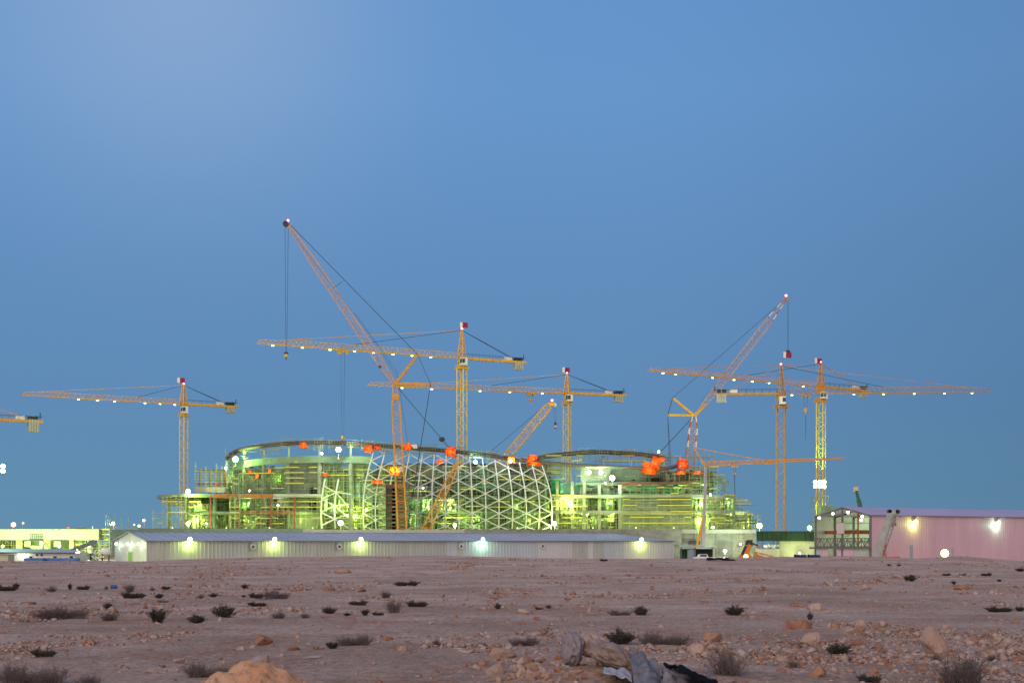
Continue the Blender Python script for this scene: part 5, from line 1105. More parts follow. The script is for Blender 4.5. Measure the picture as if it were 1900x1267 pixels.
for dx in (-0.7, 0.7): f.bar((xat(196, 300)+dx, 300, SITE), (xat(196, 300)+dx, 300, zat(1024, 300)), 0.2)
f.build('leg', M['dark'], t)
t = thing('batching_machine', (xat(172, 295), 295, SITE), 'cluttered pale machine of hoppers and pipes between the floodlight and the white mixer tank', 'machine')
f = MB(); rr = random.Random(5)
for k in range(26): a = at(157+rr.random()*26, 1024+rr.random()*10, 295+rr.random()*3); f.bar(a, a+V((rr.uniform(-1.2, 1.2), 0, rr.uniform(-.8, .8))), 0.16)
f.build('pipework', M['white'], t); f = MB(); f.box(at(165, 1032, 296), (1.6, 1.5, 1.4)); f.box(at(175, 1034, 296), (1.3, 1.5, 1.4)); f.build('hopper', M['conc_gn'], t)
# ------------------------------------------------------------ small things before the right hall
t = thing('shelter', (xat(1295, 360), 360, SITE), 'low open shelter with a flat blue grey roof right of the long warehouse', 'shelter')
f = MB(); f.hexa([(xat(1258, 360), 358, zat(1014, 360)), (xat(1328, 360), 358, zat(1016.5, 360)), (xat(1326, 364), 364, zat(1014, 364)), (xat(1262, 364), 364, zat(1012, 364)), (xat(1258, 360), 358, zat(1013.2, 360)), (xat(1328, 360), 358, zat(1015.7, 360)), (xat(1326, 364), 364, zat(1013.2, 364)), (xat(1262, 364), 364, zat(1011, 364))]); f.build('roof', M['shed_rf'], t)
for px in (1264, 1290, 1322): f = MB(); f.bar((xat(px, 360), 360, SITE), at(px, 1014, 360), 0.2); f.build('post', M['steel'], t)
f = MB(); face_box(f, 1262, 1322, 1018, 0, 363, 0.2, zb=SITE); f.build('shade_panel', M['dgreen'], t)  # dark sheet stands in for the shade under the roof
f = MB(); face_box(f, 1278, 1299, 1003, 1009, 395, 0.3); f.bar(at(1278, 1003, 394.8), at(1300, 1003, 394.8), 0.15)
t = thing('site_window', (xat(1288, 395), 395, zat(1009, 395)), 'dark opening with a rusty frame in the podium wall above the shelter', 'window'); f.build('opening', M['dark'], t)
f = MB(); f.bar(at(1277, 1009.6, 394.8), at(1300, 1009.6, 394.8), 0.2); f.build('sill', M['redst'], t)
t = thing('water_tank', (xat(1283, 330), 330, SITE), 'grey ribbed cylindrical tank beside the orange crane strut', 'tank')
f = MB(); c = V((xat(1283, 330), 330, 0)); zt = zat(1020, 330); n = 16; pts = []; rs = []
for k in range(n+1): pts.append((c.x, c.y, SITE+(zt-SITE)*k/n)); rs.append(0.98 if k % 2 else 0.90)
f.tube(pts, rs, 20); f.build('tank', M['grey'], t); f = MB(); f.tube([(c.x, c.y, zt), (c.x, c.y, zt+0.12)], 0.3, 12); f.build('lid', M['grey'], t)
t = thing('parked_car', (xat(1306, 300), 300, SITE), 'white pickup parked at the foot of the grey self erecting crane', 'pickup')
x = xat(1306, 300); f = MB(); f.box((x, 300, -2.2), (4.4, 1.7, 0.75)); f.hexa([(x-1.5, 299.2, -1.85), (x+0.9, 299.2, -1.85), (x+0.9, 300.8, -1.85), (x-1.5, 300.8, -1.85), (x-1.0, 299.3, -1.2), (x+0.6, 299.3, -1.2), (x+0.6, 300.7, -1.2), (x-1.0, 300.7, -1.2)]); f.build('body', M['white'], t)
f = MB(); f.box((x-0.2, 299.2, -1.5), (1.4, 0.06, 0.4)); f.build('window', M['glass'], t)
for dx in (-1.4, 1.4): f = MB(); f.tube([(x+dx, 299.1, -2.62), (x+dx, 299.35, -2.62)], 0.38, 14); f.build('wheel', M['black'], t)
# excavator
De = 285.0
t = thing('excavator', (xat(1384, De), De, SITE), 'orange excavator with its arm folded up before the lit concrete wall', 'excavator')
f = MB(); f.bar(at(1376, 1035, De), at(1386, 1013, De), 0.8, 0.9); f.build('boom', M['dark'], t)
f = MB(); f.bar(at(1380, 1037, De-0.4), at(1392, 1010, De-.4), 0.75, 0.85); f.build('dipper_arm', M['digger'], t)
f = MB(); c = at(1391, 1005.5, De); f.hexa([c+V((-1.0, -.5, -.5)), c+V((.6, -.5, -.8)), c+V((.6, .5, -.8)), c+V((-1, .5, -.5)), c+V((-.7, -.5, .4)), c+V((.5, -.5, .5)), c+V((.5, .5, .5)), c+V((-.7, .5, .4))]); f.bar(c+V((.5, 0, -.2)), c+V((1.6, 0, -.7)), 0.3); f.build('bucket', M['dark'], t)
f = MB(); f.box((xat(1382, De), De, SITE+1.3), (2.2, 2.2, 1.0)); f.build('house', M['digger'], t)
for sy in (-1.1, 1.1): f = MB(); f.box((xat(1384, De), De+sy, SITE+0.5), (3.6, 0.5, 0.9)); f.build('track', M['dark'], t)
t = thing('wheel_loader', (xat(1408, 283), 283, SITE), 'low orange loader parked right of the excavator', 'loader')
f = MB(); x = xat(1402, 283); f.box((x, 283, SITE+1.5), (0.6, 1.6, 1.9)); f.hexa([(x+.3, 282, SITE+1.4), (x+3.4, 282, SITE+1.2), (x+3.4, 284, SITE+1.2), (x+.3, 284, SITE+1.4), (x+.3, 282, SITE+1.9), (x+1.6, 282, SITE+1.5), (x+1.6, 284, SITE+1.5), (x+.3, 284, SITE+1.9)]); f.build('body', M['digger'], t)
f = MB(); f.bar((x+0.4, 281.8, SITE+2.2), (x+3.8, 281.8, SITE+1.3), 0.3); f.build('lift_arm', M['digger'], t)
for dx in (0.5, 2.6): f = MB(); f.tube([(x+dx, 281.7, SITE+0.6), (x+dx, 282.2, SITE+0.6)], 0.6, 14); f.build('wheel', M['black'], t)
for px, nm in ((1486, 'left'), (1511, 'right')):
    D = 128.0; x = xat(px, D); z = zat(1033.6, D)
    t = thing('pipe_section', (x, D, z), nm+' one of two short navy pipes on the crest before the brown crane', 'pipe', 'navy pipes on the ground crest')
    f = MB(); f.tube([(x-0.55, D, z+0.12), (x+0.5, D, z+0.12)], 0.12, 14); f.build('barrel', M['navy'], t); f = MB(); f.tube([(x-0.6, D, z+0.13), (x-0.5, D, z+0.13)], 0.14, 14); f.build('collar', M['black'], t)
for px, y0, D, w, lb in ((1691, 1012, 200, .36, 'thick blue grey post in front of the pink wall'), (1767.5, 1017, 180, .12, 'thin dark post right of the big floodlight on the crest')):
    t = thing('post', (xat(px, D), D, g1(xat(px, D), D)-0.2), lb, 'post'); f = MB(); f.box((xat(px, D), D, (zat(y0, D)+SITE)/2), (w, w, zat(y0, D)-SITE)); f.build('shaft', M['grey'], t); f = MB(); f.box((xat(px, D), D, zat(y0, D)+0.03), (w*1.15, w*1.15, 0.06)); f.build('cap', M['grey'], t)
# far street lamps, horizon debris
# ------------------------------------------------------------ foreground: rocks, stones, shrubs, rubbish
def rockmesh(name, seed, sub=3, pts=13, rough=0.10, flat=0.7):
    r = random.Random(seed); bm = bmesh.new()
    for k in range(pts):
        v = V((r.gauss(0, 1), r.gauss(0, 1), r.gauss(0, 1))).normalized()*r.uniform(0.75, 1.05); bm.verts.new((v.x, v.y, v.z*flat))
    res = bmesh.ops.convex_hull(bm, input=bm.verts)
    bmesh.ops.delete(bm, geom=[g for g in res['geom_interior'] if isinstance(g, bmesh.types.BMVert)], context='VERTS')
    bmesh.ops.triangulate(bm, faces=bm.faces)
    for s in range(sub):
        bmesh.ops.subdivide_edges(bm, edges=bm.edges[:], cuts=1, use_grid_fill=True, smooth=0.12 if s < 2 else 0)
    co_ = np.array([v.co for v in bm.verts]); s_ = seed*3.7
    d = (fbm(co_[:, 0]*2+s_, co_[:, 1]*2+co_[:, 2]*1.6, seed, 4)-0.5)*rough*2.6+(np.abs(fbm(co_[:, 0]*5+s_, co_[:, 2]*6+co_[:, 1]*3, seed+9, 4)-0.5))*-rough*2.0
    for v, k in zip(bm.verts, d): v.co = v.co*(1+k)
    zm = min(v.co.z for v in bm.verts); zM = max(v.co.z for v in bm.verts)
    for v in bm.verts: v.co.z = (v.co.z-zm)/(zM-zm)-0.26
    xm = max(abs(v.co.x) for v in bm.verts)
    for v in bm.verts: v.co.x /= xm*2; v.co.y /= xm*2
    me = bpy.data.meshes.new(name); bm.to_mesh(me); bm.free(); return me
def rockmat(name, a, b, c, sc=2.0):
    m = mat(name, a, 0.95, col2=b, scale=sc, detail=8, bump=0.04, bscale=9, lo=0.38, hi=0.62, spec=0.1)
    t = m.node_tree; bs = t.nodes['Principled BSDF']; src = bs.inputs['Base Color'].links[0].from_socket
    n = t.nodes.new('ShaderNodeTexNoise'); n.inputs['Scale'].default_value = sc*4; n.inputs['Detail'].default_value = 8; n.inputs['Roughness'].default_value = 0.75
    g = [x for x in t.nodes if x.type == 'NEW_GEOMETRY'][0]; t.links.new(g.outputs['Position'], n.inputs['Vector'])
    r = t.nodes.new('ShaderNodeValToRGB'); t.links.new(n.outputs[0], r.inputs[0]); r.color_ramp.elements[0].position = 0.52; r.color_ramp.elements[1].position = 0.68; r.color_ramp.elements[0].color = (0, 0, 0, 1); r.color_ramp.elements[1].color = (1, 1, 1, 1)
    mx_ = t.nodes.new('ShaderNodeMix'); mx_.data_type = 'RGBA'; t.links.new(r.outputs[0], mx_.inputs['Factor']); t.links.new(src, mx_.inputs['A']); mx_.inputs['B'].default_value = (*c, 1)
    t.links.new(mx_.outputs['Result'], bs.inputs['Base Color']); return m
RM = [rockmat('tan_limestone', (0.36, 0.24, 0.185), (0.46, 0.34, 0.275), (0.22, 0.10, 0.06)), rockmat('orange_limestone', (0.28, 0.125, 0.07), (0.39, 0.23, 0.155), (0.13, 0.05, 0.025)), rockmat('pale_limestone', (0.47, 0.375, 0.33), (0.38, 0.28, 0.235), (0.26, 0.15, 0.10))]
RK = [rockmesh('rock', 100+k, 3 if k < 6 else 2, 12+k % 4, 0.11, 0.65+0.1*(k % 3)) for k in range(12)]
LAND = [(0, 'the left picture edge'), (70, 'the white site cabin'), (143, 'the cabin floodlight'), (197, 'the mixer tank'), (240, 'the white gable'), (300, 'the left beige wall'), (350, 'the first wall lamp'), (425, 'the left deck columns'), (468, 'the first bracketed fan'), (507, 'the second wall lamp'), (565, 'the bare core wall'), (628, 'the second bracketed fan'), (667, 'the third wall lamp'), (735, 'the dark stair core'), (790, 'the crane back mast'), (854, 'the third wall fan'), (893, 'the greenish wall lamp'), (950, 'the glowing orange tent'), (1005, 'the fourth wall fan'), (1060, 'the right lattice foot'), (1120, 'the pale cladding strips'), (1187, 'the last wall lamp'), (1240, 'the long warehouse end'), (1306, 'the grey crane post'), (1384, 'the excavator'), (1449, 'the brown tower crane'), (1500, 'the navy pipes'), (1563, 'the open gable'), (1640, 'the white telescopic boom'), (1694, 'the first pink wall lamp'), (1753, 'the glaring ground floodlight'), (1800, 'the blank pink wall'), (1848, 'the second pink wall lamp'), (1900, 'the right picture edge')]
def band(py): return 'far back' if py < 1080 else ('upper middle ground' if py < 1112 else ('middle ground' if py < 1140 else ('lower middle ground' if py < 1175 else ('near ground' if py < 1225 else 'frontmost ground'))))
USED = {}
def loclabel(head, px, py, rec):
    l = min(LAND, key=lambda q: abs(q[0]-px))[1]; lb = '%s on %s below %s' % (head, band(py), l); USED.setdefault(lb, []).append((px, rec)); rec['label'] = lb
def groundpt(px, py):
    """point on the terrain seen at this picture row"""
    k = (px-950)/F; lo, hi = 9.0, 134.0
    Ds_ = np.geomspace(9, 134, 900); zz = gz(k*Ds_, Ds_); yy = HY+(H-zz)*F/Ds_
    idx = np.where(yy <= py)[0]; D = Ds_[idx[0]] if len(idx) else 134.0
    return k*D, D, float(gz(np.array([k*D]), np.array([D]))[0])
def rock(px, py, w, h, m=0, name='boulder', lab=None, group='loose rocks on the desert', r=None):
    r = r or random.Random(int(px*13+py)); x, y, z = groundpt(px, py); me = RK[r.randrange(12)]
    key = (me.name, m)
    if key not in RKC: c = me.copy(); c.materials.clear(); c.materials.append(RM[m]); RKC[key] = c
    o = bpy.data.objects.new(name, RKC[key]); COL.objects.link(o); o.location = (x, y, z); sw = w*y/F; sh = h*y/F
    o.rotation_euler = (0, 0, r.random()*6.28); o.scale = (sw*1.05, sw*1.05*r.uniform(.75, 1.1), sh*1.15); o['category'] = 'rock'; o['group'] = group
    if lab: o['label'] = lab
    else:
        sz = 'large' if w > 32 else ('medium' if w > 18 else 'small'); loclabel('%s %s rock' % (sz, ('tan', 'rusty orange', 'pale')[m]), px, py, o)
    return o
RKC = {}
rock(1737, 1213, 58, 62, 0, lab='largest standing boulder, pinkish tan, right side of the near ground')
for a in [(1480, 1168, 54, 24, 1), (1502, 1194, 46, 26, 0), (1498, 1210, 38, 12, 2), (1592, 1198, 27, 15, 1), (1503, 1258, 50, 32, 1), (1620, 1256, 22, 22, 1), (1548, 1168, 18, 14, 1), (1598, 1162, 22, 16, 0), (1640, 1164, 20, 16, 0), (1580, 1178, 28, 16, 0), (1600, 1170, 24, 10, 1), (1514, 1133, 26, 18, 0), (1474, 1127, 18, 10, 1), (1486, 1128, 14, 9, 1), (1536, 1138, 20, 8, 2), (1538, 1086, 22, 9, 0), (1598, 1094, 34, 14, 2), (1633, 1079, 22, 8, 1), (1667, 1073, 28, 8, 0), (1643, 1101, 12, 6, 1), (1673, 1099, 17, 6, 0), (1782, 1094, 28, 11, 1), (1800, 1092, 16, 8, 0), (1848, 1183, 14, 12, 0), (1884, 1156, 18, 6, 1), (1866, 1200, 24, 10, 2), (1565, 1094, 14, 7, 1), (1413, 1095, 22, 6, 1), (1427, 1117, 12, 5, 1), (1885, 1228, 20, 12, 1), (1850, 1238, 14, 9, 2), (1680, 1212, 24, 11, 0), (1650, 1213, 20, 12, 2), (1700, 1211, 12, 8, 2), (1765, 1218, 16, 10, 1), (1800, 1222, 20, 9, 0), (1410, 1228, 24, 8, 1),
          (489, 1199, 36, 27, 1), (505, 1203, 22, 12, 1), (470, 1206, 18, 12, 0), (447, 1208, 22, 12, 0), (420, 1210, 14, 8, 1), (432, 1211, 14, 9, 1), (553, 1184, 22, 9, 1), (580, 1223, 50, 8, 2), (545, 1207, 22, 10, 1), (748, 1209, 34, 14, 0), (870, 1212, 26, 9, 0), (930, 1220, 44, 22, 0), (897, 1206, 16, 9, 2), (918, 1252, 38, 27, 0), (636, 1063, 24, 11, 0), (610, 1096, 20, 8, 1), (672, 1098, 20, 8, 1), (850, 1205, 22, 5, 2), (835, 1259, 12, 7, 0), (970, 1141, 28, 15, 0), (1094, 1137, 11, 12, 0), (1080, 1138, 18, 5, 1), (1227, 1166, 12, 10, 2), (1322, 1191, 34, 22, 1), (1332, 1182, 22, 12, 1), (1292, 1213, 34, 24, 0), (1265, 1230, 30, 10, 1), (983, 1262, 28, 24, 0), (1012, 1259, 22, 14, 0), (1064, 1253, 20, 12, 0), (1035, 1236, 15, 8, 1), (1160, 1214, 24, 10, 1), (1175, 1211, 14, 10, 1), (1210, 1226, 22, 12, 0),
          (395, 1139, 14, 8, 1), (270, 1129, 14, 12, 1), (300, 1130, 14, 10, 2), (445, 1137, 24, 10, 0), (410, 1154, 16, 13, 0), (268, 1153, 22, 8, 1), (28, 1140, 20, 9, 1), (177, 1128, 12, 7, 1), (143, 1116, 14, 7, 0), (50, 1119, 18, 7, 0), (60, 1122, 14, 7, 1), (108, 1119, 12, 6, 0), (198, 1070, 12, 5, 1), (340, 1176, 12, 6, 2), (230, 1170, 9, 6, 2), (35, 1182, 9, 4, 1), (5, 1176, 12, 5, 1), (275, 1248, 14, 8, 0), (235, 1224, 22, 5, 2), (333, 1227, 26, 7, 0), (305, 1255, 18, 9, 0), (50, 1196, 12, 4, 1), (302, 1205, 14, 5, 1), (1165, 1068, 10, 4, 1), (978, 1070, 11, 6, 0), (1085, 1099, 8, 4, 1), (1160, 1109, 16, 6, 0), (1210, 1095, 10, 4, 1), (1000, 1150, 20, 8, 1), (972, 1158, 16, 4, 1), (1075, 1160, 12, 4, 1), (845, 1147, 10, 8, 1), (800, 1158, 14, 7, 2), (650, 1150, 22, 6, 1), (710, 1155, 10, 5, 1), (702, 1164, 10, 4, 1), (870, 1150, 12, 7, 1), (1208, 1050, 8, 5, 1), (1290, 1094, 12, 5, 0), (1380, 1130, 14, 7, 0), (1400, 1138, 16, 6, 0)]:
    rock(*a)
# loose scatter of individual small rocks
r = random.Random(21); n = 0
while n < 190:
    px = r.uniform(0, 1900); py = 1045+220*r.random()**0.9; x, y, z = groundpt(px, py)
    q = float(fbm(np.array([x/3.6]), np.array([y/5.5]), 41, 4)[0]); q2 = 0.55 if px > 1380 or py > 1190 else 0.5
    if q < 0.53 and r.random() > 0.10: continue
    w = 4+r.random()**2*9*(0.7+(py-1045)/200); rock(px, py, w, w*r.uniform(.35, .8), r.choice((0, 0, 1, 1, 2)), name='rock', lab='small loose stone among the scatter on the desert ground', group='small loose stones', r=r); n += 1
# the gravel nobody could count
def gravel():
    protos = []
    for k in range(10):
        rr = random.Random(k); bm = bmesh.new()
        for i in range(9): v = V((rr.gauss(0, 1), rr.gauss(0, 1), rr.gauss(0, 1))).normalized(); bm.verts.new((v.x*.5, v.y*.5, v.z*.35))
        res = bmesh.ops.convex_hull(bm, input=bm.verts); bmesh.ops.triangulate(bm, faces=bm.faces); bm.verts.ensure_lookup_table(); bm.verts.index_update()
        protos.append((np.array([v.co for v in bm.verts]), np.array([[v.index for v in f.verts] for f in bm.faces]))); bm.free()
    n = 120000; D = np.exp(rng.uniform(np.log(11.5), np.log(128), n)); k = rng.uniform(-0.385, 0.385, n); x = k*D
    dens = fbm(x/3.6, D/5.5, 41, 4)*0.72+fbm(x/0.7, D/1.2, 51, 3)*0.28
    near = np.clip((D-14)/30, 0, 1); pr = np.clip((dens-0.505+0.06*(1-near))*7, 0.09, 1)
    pr *= np.where((k > 0.15) & (D < 26), 1.5, 1)
    keep = rng.random(n) < pr; x = x[keep]; D = D[keep]; dn = dens[keep]; n = len(x); z = gz(x, D)
    s = np.clip(rng.lognormal(-3.35, 0.55, n), 0.012, 0.16)*(1+D/110)*(0.8+np.clip((dn-0.5)*3, 0, 0.8)); a = rng.uniform(0, 6.28, n); idx = rng.integers(0, 10, n); mi = rng.choice(3, n, p=[.45, .35, .2])
    out = []
    for m in range(3):
        VS = []; FS = []; off = 0
        for p in range(10):
            sel = np.where((idx == p) & (mi == m))[0]; pv, pf = protos[p]
            ca = np.cos(a[sel])[:, None]; sa = np.sin(a[sel])[:, None]
            X = (pv[None, :, 0]*ca-pv[None, :, 1]*sa)*s[sel][:, None]+x[sel][:, None]; Yv = (pv[None, :, 0]*sa+pv[None, :, 1]*ca)*s[sel][:, None]+D[sel][:, None]; Zv = pv[None, :, 2]*s[sel][:, None]+z[sel][:, None]+0.1*s[sel][:, None]
            VS.append(np.stack([X, Yv, Zv], -1).reshape(-1, 3)); FS.append((pf[None]+off+(np.arange(len(sel))*len(pv))[:, None, None]).reshape(-1, 3)); off += len(sel)*len(pv)
        out.append((np.vstack(VS), np.vstack(FS)))
    VS = np.vstack([o[0] for o in out]); offs = [0, len(out[0][0]), len(out[0][0])+len(out[1][0])]; FS = np.vstack([o[1]+offs[i] for i, o in enumerate(out)])
    me = bpy.data.meshes.new('gravel'); me.vertices.add(len(VS)); me.vertices.foreach_set('co', VS.ravel()); me.loops.add(len(FS)*3); me.loops.foreach_set('vertex_index', FS.ravel().astype(np.int32))
    me.polygons.add(len(FS)); me.polygons.foreach_set('loop_start', (np.arange(len(FS))*3).astype(np.int32)); me.update(calc_edges=True)
    for m in RM: me.materials.append(m)
    me.polygons.foreach_set('material_index', np.concatenate([np.full(len(out[i][1]), i) for i in range(3)]).astype(np.int32))
    o = bpy.data.objects.new('gravel', me); COL.objects.link(o); tag(o, 'fine reddish gravel and pebbles strewn over the desert ground', 'gravel', None, 'stuff'); return n
gravel()
# shrubs
TW = [mat('dry_twig', (0.115, 0.085, 0.08), 0.9, col2=(0.17, 0.13, 0.12), scale=3), mat('dark_shrub', (0.040, 0.034, 0.024), 0.9, col2=(0.085, 0.068, 0.052), scale=4)]
def shrubmesh(seed, kind):
    """unit shrub: half width 0.5, height 1"""
    rr = random.Random(seed); m = MB(); n = 95 if kind == 0 else 60
    for k in range(n):
        a = rr.uniform(0, 6.283); lean = rr.random()**0.7; bx = rr.uniform(-.22, .22); by = rr.uniform(-.2, .2); hgt = rr.uniform(.55, 1.0)*(1-.35*lean)
        p = V((bx, by, -0.05)); tx = bx+math.cos(a)*lean*.42; ty = by+math.sin(a)*lean*.42; w = 0.010 if kind == 0 else 0.014
        pts = [p]; s = 6
        for i in range(1, s+1):
            t_ = i/s; pts.append(V((bx+(tx-bx)*t_**1.3+rr.gauss(0, .012), by+(ty-by)*t_**1.3+rr.gauss(0, .012), hgt*t_**.85-.05)))
        for a_, b_, i in zip(pts[:-1], pts[1:], range(s)): m.bar(a_, b_, w*(1-i/s*.6))
        for i in range(2, s+1):
            for q in range(2 if kind == 0 else 3):
                c = pts[i]; dv = V((rr.gauss(0, 1), rr.gauss(0, 1), abs(rr.gauss(0, 1))+.3)).normalized()*rr.uniform(.06, .16)
                m.bar(c, c+dv, w*.5)
                if kind == 1:
                    for _ in range(4):
                        e = c+dv*rr.random()+V((rr.gauss(0, .015), rr.gauss(0, .015), rr.gauss(0, .02))); sz = rr.uniform(.018, .04); d1 = V((rr.gauss(0, 1), rr.gauss(0, 1), rr.gauss(0, 1))).normalized()*sz; d2 = V((rr.gauss(0, 1), rr.gauss(0, 1), rr.gauss(0, 1))).normalized()*sz*.6
                        m.add([e-d1, e-d2, e+d1, e+d2], [(0, 1, 2, 3)])
    me = bpy.data.meshes.new('shrub'); me.from_pydata(m.v, [], m.f); me.materials.append(TW[kind]); return me
SM = [[shrubmesh(s+k*50, k) for s in range(5)] for k in (0, 1)]
def shrub(px, py, w, h, kind, lab=None):
    rr = random.Random(int(px*3+py)); x, y, z = groundpt(px, py); nb = max(1, round(w/h/1.9)); 
    sw = w*y/F; sh = h*y/F
    me = SM[kind][rr.randrange(5)] if nb == 1 else None
    if nb > 1:
        key = (kind, min(nb, 4))
        if key not in SWID:
            src = [np.array([v.co for v in q.vertices]) for q in SM[kind]]; fs = [[tuple(p.vertices) for p in q.polygons] for q in SM[kind]]; VS = []; FS = []; off = 0; nn = key[1]
            for i in range(nn+1):
                j = (i*2+nn) % 5; a = src[j].copy(); sc = 1.15/nn; hs = (1, .55, .8, .45, .7)[i % 5]; a[:, 0] = a[:, 0]*sc*1.2+(i/(nn)-.5)*(1-sc*.8); a[:, 1] = a[:, 1]*sc*1.2+(.08 if i % 2 else -.08); a[:, 2] *= hs
                VS.append(a); FS += [tuple(q+off for q in f) for f in fs[j]]; off += len(a)
            m2 = bpy.data.meshes.new('shrub'); m2.from_pydata(np.vstack(VS).tolist(), [], FS); m2.materials.append(TW[kind]); SWID[key] = m2
        me = SWID[key]
    o = bpy.data.objects.new('desert_shrub', me); COL.objects.link(o); o.location = (x, y, z); o.scale = (sw*1.1*(1 if rr.random() < .5 else -1), sw*1.0 if nb == 1 else sw*.7, sh*(1.2 if nb == 1 else 1.5)); o.rotation_euler = (0, 0, rr.uniform(-3, 3) if nb == 1 else rr.uniform(-.2, .2))
    o['category'] = 'shrub'; o['group'] = 'dry shrubs on the desert'
    if lab: o['label'] = lab
    else: loclabel('%s %s shrub' % ('wide' if w > 34 else ('small' if w < 18 else 'low'), ('dry grey twiggy', 'dark leafy')[kind]), px, py, o)
SWID = {}
for a in [(10, 1096, 38, 9, 1), (30, 1091, 14, 10, 1), (95, 1098, 26, 11, 0), (130, 1094, 10, 12, 1), (155, 1094, 20, 7, 1), (197, 1094, 10, 8, 0), (240, 1098, 30, 15, 0), (247, 1110, 36, 10, 1), (283, 1096, 12, 8, 0), (307, 1094, 18, 7, 1), (295, 1110, 22, 8, 1), (302, 1118, 18, 5, 0), (454, 1092, 14, 8, 1), (372, 1110, 16, 7, 0), (396, 1107, 18, 7, 1), (452, 1108, 10, 5, 1), (85, 1148, 54, 20, 0), (130, 1147, 62, 19, 0), (200, 1130, 18, 11, 1), (203, 1153, 42, 18, 0), (292, 1156, 44, 28, 1), (364, 1157, 36, 17, 1), (415, 1146, 46, 22, 1), (476, 1109, 24, 8, 1), (513, 1110, 46, 12, 0), (477, 1125, 30, 7, 1), (517, 1149, 38, 14, 0), (567, 1147, 24, 10, 0), (610, 1139, 26, 13, 1), (665, 1123, 28, 8, 1), (644, 1142, 16, 6, 1), (678, 1141, 20, 11, 1), (701, 1142, 18, 6, 1), (730, 1138, 40, 26, 0), (716, 1109, 27, 13, 0), (773, 1126, 32, 10, 1), (924, 1130, 14, 11, 1), (755, 1087, 38, 8, 1), (810, 1197, 18, 12, 0), (617, 1203, 30, 13, 1), (658, 1199, 58, 20, 0), (80, 1218, 38, 12, 1), (1007, 1070, 10, 4, 1), (1018, 1129, 12, 7, 1), (1000, 1131, 12, 4, 1), (1150, 1142, 38, 10, 0), (1190, 1142, 32, 16, 1), (1362, 1142, 40, 19, 1), (1150, 1196, 60, 28, 1), (1232, 1198, 84, 22, 0), (973, 1198, 50, 15, 0), (1688, 1078, 30, 11, 1), (1756, 1068, 14, 4, 1), (1786, 1068, 12, 4, 0), (1830, 1068, 17, 5, 1), (1893, 1060, 18, 7, 1), (1503, 1151, 12, 16, 1), (1556, 1214, 54, 20, 1), (1853, 1137, 42, 10, 1), (1892, 1134, 20, 9, 1), (1735, 1232, 34, 20, 0), (1840, 1226, 28, 12, 0), (1612, 1265, 36, 12, 1), (1472, 1238, 26, 13, 0), (1854, 1079, 9, 5, 1), (1120, 1041, 12, 4, 1), (1650, 1050, 10, 4, 1), (1668, 1050, 8, 4, 1), (1770, 1084, 10, 6, 1)]:
    shrub(*a)
shrub(60, 1272, 110, 36, 0, 'wide dry grey twiggy shrub in the bottom left corner'); shrub(165, 1275, 60, 24, 0, 'dry grey twiggy shrub right of the corner shrub at the bottom left'); shrub(388, 1258, 84, 26, 0, 'wispy dry shrub just left of the orange boulder mound')
shrub(1350, 1258, 84, 52, 0, 'tall round dry twig bush beside the crumpled plastic sheeting'); shrub(1785, 1272, 120, 56, 0, 'sparse tall dry twig bush in the bottom right corner')
for lb, L_ in USED.items():
    if len(L_) > 1:
        L_.sort(key=lambda q: q[0]); nn = len(L_); names = {2: ['left', 'right'], 3: ['leftmost', 'central', 'rightmost']}.get(nn) or ['leftmost']+['%s from left' % ('second', 'third', 'fourth', 'fifth', 'sixth')[k] for k in range(nn-2)]+['rightmost']
        for nm, (px, o) in zip(names, L_): o['label'] = nm+' '+lb
# big orange mound boulder in front with a stone on it
def bigmound():
    nx, ny = 150, 90; x0, y0 = xat(478, 13.1), 13.1; xs = np.linspace(-1.15, 1.15, nx); ys = np.linspace(-0.7, 0.7, ny); Xg, Yg = np.meshgrid(xs, ys)
    r_ = np.sqrt((Xg/0.62)**2+(Yg/0.5)**2); prof = np.interp(r_, [0, 0.25, 0.42, 0.7, 1.1, 1.5, 2.2], [0.45, 0.435, 0.37, 0.27, 0.12, -0.02, -0.25])
    z = prof+(fbm(Xg*3+7, Yg*3, 61, 4)-0.5)*0.26*np.clip(r_*1.4, 0.2, 1)+(fbm(Xg*11, Yg*11, 62, 5)-.5)*0.09-np.abs(fbm(Xg*5+2, Yg*6, 63, 3)-.5)*.14+0.04
    base = gz(Xg+x0, Yg+y0); vs = np.stack([Xg, Yg, z+base.mean()], -1).reshape(-1, 3); i = np.arange(ny-1)[:, None]*nx; j = np.arange(nx-1)[None]
    fs = np.stack([i+j, i+j+1, i+nx+j+1, i+nx+j], -1).reshape(-1, 4); me = bpy.data.meshes.new('boulder'); me.from_pydata(vs.tolist(), [], fs.tolist()); me.materials.append(RM3); me.polygons.foreach_set('use_smooth', [True]*len(me.polygons))
    o = bpy.data.objects.new('boulder', me); COL.objects.link(o); o.location = (x0, y0, 0); tag(o, 'broad orange boulder cut by the bottom edge with a small grey stone on its top', 'rock'); return x0, y0, base.mean()
RM3 = rockmat('orange_sandy_rock', (0.48, 0.235, 0.115), (0.54, 0.34, 0.22), (0.33, 0.14, 0.07), 3.5)
x0, y0, bz = bigmound()
c = RK[2].copy(); c.materials.clear(); c.materials.append(rockmat('grey_brown_stone', (0.26, 0.18, 0.16), (0.36, 0.28, 0.26), (0.20, 0.12, 0.09), 6)); o = bpy.data.objects.new('stone', c); COL.objects.link(o); o.location = (x0+0.03, y0-0.02, bz+0.45); o.scale = (0.20, 0.17, 0.14); tag(o, 'small rounded grey brown stone perched on top of the broad orange boulder', 'stone')
